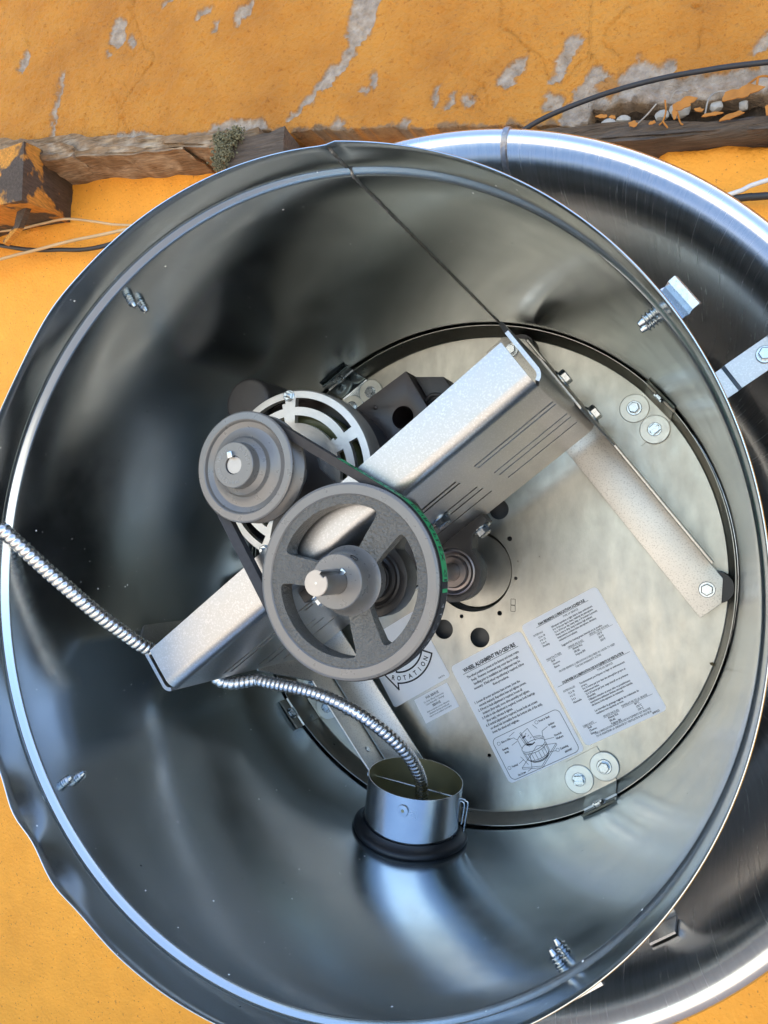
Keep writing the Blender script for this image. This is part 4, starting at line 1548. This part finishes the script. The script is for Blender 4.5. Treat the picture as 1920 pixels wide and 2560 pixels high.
# wiring box
bu = Vector((math.cos(R(32)), math.sin(R(32)), 0))
bv = Vector((math.sin(R(32)), -math.cos(R(32)), 0))
bo = Vector((-.0705, .1655, 0))
FB = lambda x, y, z: tuple(bo + bu * x + bv * y + Vector((0, 0, z)))
mb = MB()
mb.box((0, 0, .105), (.0680, .088, .1835), FB)
bme = mb.mesh('wiring_box', [motor_paint], BASE[mot], sharp=30)
hc = Vector((-.0155, .1553, 0))
cm = MB()
cm.prism(circ(hc.x, hc.y, .0112, 40), .115, .20)
cm.v = [tuple(Vector(p) - BASE[mot]) for p in cm.v]
bme = boolean_cut(bme, [cm])
finish(bme, 30, True, .0009, True)
wb = link('wiring_box', bme, mot)
mb = MB()
mb.lathe([(0, .1160), (.0115, .1160)], 24, fr=lambda x, y, z: (x + hc.x, y + hc.y, z))
part('box_floor', mb, black_cast, wb, sharp=40)
mb = MB()
mb.lathe([(0, .1845), (.0022, .1843), (.0026, .1836), (.0016, .1832)], 14, fr=lambda x, y, z: FB(x + .022, y + .012, z))
part('dimple', mb, motor_paint, wb, sharp=60)
mb = MB()
mb.prism([(.0690, .004), (.094, .022), (.096, .060), (.0690, .088)], .110, .168, FB)
part('box_lid', mb, black_cast, mot, sharp=30, bevel=.001)
for k in range(4):
    mb = MB()
    p0 = Vector(FB(.066 + .004 * k, .035 + .006 * k, .172))
    mb.tube(catmull([p0 + bv * -.004 * k, p0 + bu * .012 + Vector((0, 0, .006)), p0 + bu * .024 + bv * .012 + Vector((0, 0, .002 - .003 * k)), p0 + bu * .040 + bv * .03 + Vector((0, 0, -.01))], .004), .0022, 8)
    part('lead_wire', mb, cable_black, mot, sharp=60)

# motor pulley
mp = thing('motor_pulley', (MX, MY, .32), 'smaller grey adjustable pulley with smooth dished face on the motor shaft', 'pulley')
mb = MB()
mb.lathe([(.0262, .3308), (.0300, .3284), (.0345, .3277), (.0390, .3296), (.0403, .3319), (.0412, .3325), (.0468, .3322), (.0480, .3312), (.0482, .3295), (.0385, .3215), (.0240, .3215)], 112, fr=TM)
part('face_flange', mb, smooth_grey, mp, sharp=24)
mb = MB()
mb.lathe([(.0240, .3215), (.0385, .3180), (.0478, .3110), (.0480, .3085), (.0465, .3070), (.0240, .3060), (.0150, .2950)], 96, fr=TM)
part('inner_flange', mb, smooth_grey, mp, sharp=24)
mb = MB()
mb.lathe([(.0080, .3470), (.0188, .3470), (.0194, .3464), (.0194, .3400), (.0200, .3375), (.0224, .3362), (.0246, .3345), (.0256, .3315), (.0266, .3300), (.0262, .3160), (.0080, .3160)], 80, closed=True, fr=TM)
hub2 = part('hub', mb, smooth_grey, mp, sharp=24)
tb = MB()
for a0_, a1_ in ((118, 168), (14, 72), (190, 292)):      # worn raised letters, too shallow to read
    t_ = a0_
    while t_ < a1_:
        a = R(t_)
        hgt = random.choice([.0030, .0030, .0016])
        tb.box((-.00022, -.0015, 0), (.00022, -.0015 + hgt, .00022), lambda x, y, z, a=a: TM((.0148 + y) * math.cos(a) + x * math.sin(a), (.0148 + y) * math.sin(a) - x * math.cos(a), .3470 + z))
        t_ += random.choice([3.2, 3.2, 5.0, 8.0])
part('cast_lettering', tb, mat('lettering_grey', (.27, .27, .265), .2, .4), hub2, sharp=40, weld=False, recalc=False)
mb = MB()
mb.lathe([(0, .3455), (.0072, .3455), (.0077, .3448), (.0077, .2400)], 40, fr=TM)
msh = part('shaft', mb, shaft_steel, mp, sharp=30)
ka = R(104)
kx, ky = math.cos(ka), math.sin(ka)
mb = MB()
mb.box((.0060, -.0023, .325), (.0112, .0023, .3500), lambda x, y, z: TM(x * kx - y * ky, x * ky + y * kx, z))
part('key', mb, zinc, msh, sharp=30, bevel=.0003)

# ------------------------------------------------------------------ belt
C1, C2 = Vector((0, 0)), Vector((MX, MY))
r1, r2 = .0792, .0462
d = C2 - C1
D = d.length
base_a = math.atan2(d.y, d.x)
beta = math.acos((r1 - r2) / D)


def belt_path(off):
    a, b = r1 + off, r2 + off
    pts = []
    n1, n2, nl = 90, 60, 24
    # around the large pulley from the tangent at base_a-beta clockwise the long way
    s, e = base_a - beta, base_a + beta - 2 * PI
    for i in range(n1):
        t = s + (e - s) * i / n1
        pts.append((a * math.cos(t), a * math.sin(t)))
    t = base_a + beta
    pA = (a * math.cos(t), a * math.sin(t))
    pB = (C2.x + b * math.cos(t), C2.y + b * math.sin(t))
    for i in range(nl):
        k = i / nl
        pts.append((pA[0] + (pB[0] - pA[0]) * k, pA[1] + (pB[1] - pA[1]) * k))
    for i in range(n2):
        t = base_a + beta - 2 * beta * i / n2
        pts.append((C2.x + b * math.cos(t), C2.y + b * math.sin(t)))
    t = base_a - beta
    pA = (C2.x + b * math.cos(t), C2.y + b * math.sin(t))
    pB = (a * math.cos(t), a * math.sin(t))
    for i in range(nl):
        k = i / nl
        pts.append((pA[0] + (pB[0] - pA[0]) * k, pA[1] + (pB[1] - pA[1]) * k))
    return pts


ZC = ZP - .0108
po, pi_ = belt_path(.0010), belt_path(-.0068)
rows = []
for (xo, yo_), (xi, yi) in zip(po, pi_):
    rows.append([(xo, yo_, ZC + .0060), (xo, yo_, ZC - .0060), (xi, yi, ZC - .0036), (xi, yi, ZC + .0036)])
mb = MB()
mb.grid(rows, closed_u=True, closed_v=True)
belt = solo('drive_belt', mb, belt_rubber, 'black rubber drive belt with a green printed stripe around both pulleys', 'belt', sharp=30)
# arc length table of the outer face starting at the tangent point by the small pulley on the upper side
op = belt_path(.0010)
start = 90 + 24 + 60
seq = op[start:] + op[:start]
cum = [0.0]
for i in range(len(seq) - 1):
    cum.append(cum[-1] + math.dist(seq[i], seq[i + 1]))


def belt_pt(s, w, lift):
    i = min(range(len(cum)), key=lambda k: abs(cum[k] - s)) if False else int(np.clip(np.searchsorted(cum, s) - 1, 0, len(seq) - 2))
    t = (s - cum[i]) / max(1e-9, cum[i + 1] - cum[i])
    p = Vector(seq[i]).lerp(Vector(seq[i + 1]), t)
    tg = (Vector(seq[i + 1]) - Vector(seq[i])).normalized()
    nn = Vector((-tg.y, tg.x))
    # outward = away from the belt's inside (centre between pulleys)
    cc_ = (C1 + C2) / 2
    if nn.dot(p - cc_) < 0:
        nn = -nn
    return (p.x + nn.x * lift, p.y + nn.y * lift, ZC + w)


def band(s0, s1, w0, w1, lift, mats, nm, par):
    m_ = MB()
    n = max(2, int((s1 - s0) / .002))
    m_.grid([[belt_pt(s0 + (s1 - s0) * i / n, w0, lift), belt_pt(s0 + (s1 - s0) * i / n, w1, lift)] for i in range(n + 1)])
    return part(nm, m_, mats, par, sharp=60, recalc=False)


TL = math.sqrt(D * D - (r1 - r2) ** 2)
s_on = TL            # where the belt meets the large pulley
band(s_on - .060, s_on + .083, -.0054, .0058, .00015, belt_green, 'printed_stripe', belt)
band(s_on + .0885, s_on + .0915, -.0054, .0058, .00015, belt_green, 'printed_stripe', belt)
tb = MB()
txt, s = 'GOODYEAR DURAFLEX GL', s_on - .050
for ch in txt:
    if ch == ' ':
        s += .0045
        continue
    vs, fs = text_mesh(ch, .0092, 'LEFT', .0002, 1)
    wch = max(v[0] for v in vs)
    tb.add([belt_pt(s + x_, .0038 - .0066 + (.0066 - y_) * -1 + 0.0, .0003) if False else belt_pt(s + x_, -.0034 + y_, .0003) for x_, y_ in vs], fs)
    s += wch + .0011
part('lettering', tb, ink, belt, sharp=40, weld=False, recalc=False)
tb = MB()
s = s_on + .100
for ch in '4L-270':
    vs, fs = text_mesh(ch, .0075, 'LEFT', .0, 1)
    wch = max(v[0] for v in vs)
    tb.add([belt_pt(s + x_, -.0028 + y_, .0003) for x_, y_ in vs], fs)
    s += wch + .0040
part('lettering', tb, ink_grey, belt, sharp=40, weld=False, recalc=False)

# ------------------------------------------------------------------ flexible conduit, conduit tube
def conduit(pts, label):
    path = catmull(pts, .0006)
    pitch = .0054
    rf = lambda i, a: .0060 + .0010 * abs(math.sin(PI * (i * .0006 / pitch) + a * .5)) ** .8
    mb_ = MB()
    mb_.tube(path, .007, 16, rfun=rf)
    return solo('flexible_conduit', mb_, conduit_metal, label, 'conduit', 'flexible steel conduits', sharp=80)


def FA(a, b, z):
    return F(a, b, z)


conduit([(-.46, .150, .475), (-.36, .078, .440), (-.3134, .0545, .420), (-.2661, -.0075, .372), (-.2400, -.050, .330), (-.2175, -.078, .285), FA(-.195, -.066, .20), FA(-.16, -.062, .14)],
        'steel flexible conduit running over the drum rim into the channel')
conduit([FA(-.205, -.070, .150), FA(-.226, -.064, .175), FA(-.2385, -.0460, .205), FA(-.2330, -.0300, .200), FA(-.2130, -.0180, .185), (-.1650, -.1180, .185), (-.1050, -.1240, .185), (-.0560, -.1420, .180), (-.0230, -.1720, .160), (-.0130, -.2020, .135), (-.0190, -.2350, .105), (-.0300, -.275, .095)],
        'steel flexible conduit arching down into the conduit tube')

ct = thing('conduit_tube', (-.0388, -.2854, .0906), 'short steel tube with a rubber collar through the drum wall', 'tube')
ax = Vector((.0388, .2854, 0)).normalized()
ax = (ax + Vector((0, 0, .10))).normalized()
ex = Vector((ax.y, -ax.x, 0)).normalized()
ey = ax.cross(ex)
oc = Vector((-.0388, -.2854, .0880))
TT_ = lambda x, y, z: tuple(oc + ex * x + ey * y + ax * z)
RT = .0515
LT = .0640
mb = MB()
mb.lathe([(RT, -.05), (RT, LT), (RT - .0009, LT)], 72, fr=TT_)
tub = part('tube_wall', mb, tube_metal, ct, sharp=40)
mb = MB()
mb.lathe([(RT - .0009, LT), (RT - .0009, -.05)], 72, fr=TT_)
mb.lathe([(0, -.045), (RT - .001, -.045)], 48, fr=TT_)
part('lining', mb, tube_gold, ct, sharp=40)
mb = MB()


def grom(t, r, z):
    return 0.0


rows = []
for (r, z) in [(RT + .0005, .012), (RT + .0022, .0128), (RT + .0040, .0095), (RT + .0075, .0070), (RT + .0100, .0052), (RT + .0112, .0026), (RT + .0100, .0000), (RT + .0010, -.002)]:
    row = []
    for k in range(96):
        t = 2 * PI * k / 96
        p = Vector(TT_(r * math.cos(t), r * math.sin(t), 0))
        # sit on the curved drum wall
        rad = math.hypot(p.x, p.y)
        lift = rad - (.2887 + .0063 * p.z / .368)
        row.append(tuple(p + ax * (lift + z)))
    rows.append(row)
mb.grid(rows, closed_v=True)
part('rubber_collar', mb, rubber, ct, sharp=60)
mb = MB()
mb.tube([TT_(-RT - .004, .010, LT - .017), TT_(RT + .003, .012, LT - .014)], .0011, 8)
mb.tube([TT_(-RT - .0045 + .0032 * math.cos(t) - .002, .010, LT - .017 + .0032 * math.sin(t)) for t in np.linspace(0, 2 * PI, 20)], .0010, 8, caps=False)
pin = part('pin', mb, zinc, ct, sharp=60)
mb = MB()
mb.tube(catmull([TT_(RT - .001, .012, LT - .0145), TT_(RT + .0045, .012, LT - .0155), TT_(RT + .0062, .012, LT - .0185), TT_(RT + .0046, .012, LT - .050)], .002), .0009, 8)
mb.tube(catmull([TT_(RT - .001, .010, LT - .016), TT_(RT + .0030, .010, LT - .019), TT_(RT + .0020, .010, LT - .043)], .002), .0009, 8)
part('bent_pin', mb, zinc, ct, sharp=60)
mb = MB()
aa = R(-80)
mb.lathe([(.0018, .0006), (.0058, .0004), (.0062, -.0002), (.0018, -.0004)], 24)
rv = mb.mesh('grommet_ring', [tube_metal], sharp=40)
px_ = Vector(TT_(RT * math.cos(aa), RT * math.sin(aa), 0)) + ax * (LT - .0125)
rd = (ex * math.cos(aa) + ey * math.sin(aa)).normalized()
ps = -1 if rd.z < 0 else 1
for sgn in (1,):
    q_ = oc + (ey * (RT + .0002) * (1 if ey.z > 0 else -1)) + ax * (LT - .0135) + ex * .0085
    place('eyelet', rv, ct, q_, (ey * (1 if ey.z > 0 else -1)))
    mb = MB()
    mb.lathe([(0, .0004), (.0020, .0005)], 16)
    place('eyelet_hole', mb.mesh('eyelet_hole', [tube_gold], sharp=60), ct, q_, (ey * (1 if ey.z > 0 else -1)))

# dry leaf bits blown onto the floor pan
mb = MB()
mb.prism([(.2610, -.0885), (.2640, -.0875), (.2660, -.0895), (.2645, -.0915), (.2620, -.0905)], .0004, .0012)
solo('leaf_fragment', mb, leaf_mat, 'tiny dry leaf fragment lying on the floor plate beside the lubrication label', 'leaf')
mb = MB()
mb.tube([(.2700, -.0870, .0012), (.2740, -.0895, .0016), (.2765, -.0915, .006), (.2800, -.0920, .012)], .0006, 6)
solo('twig', mb, leaf_mat, 'tiny dark twig touching the rim of the floor plate', 'twig')
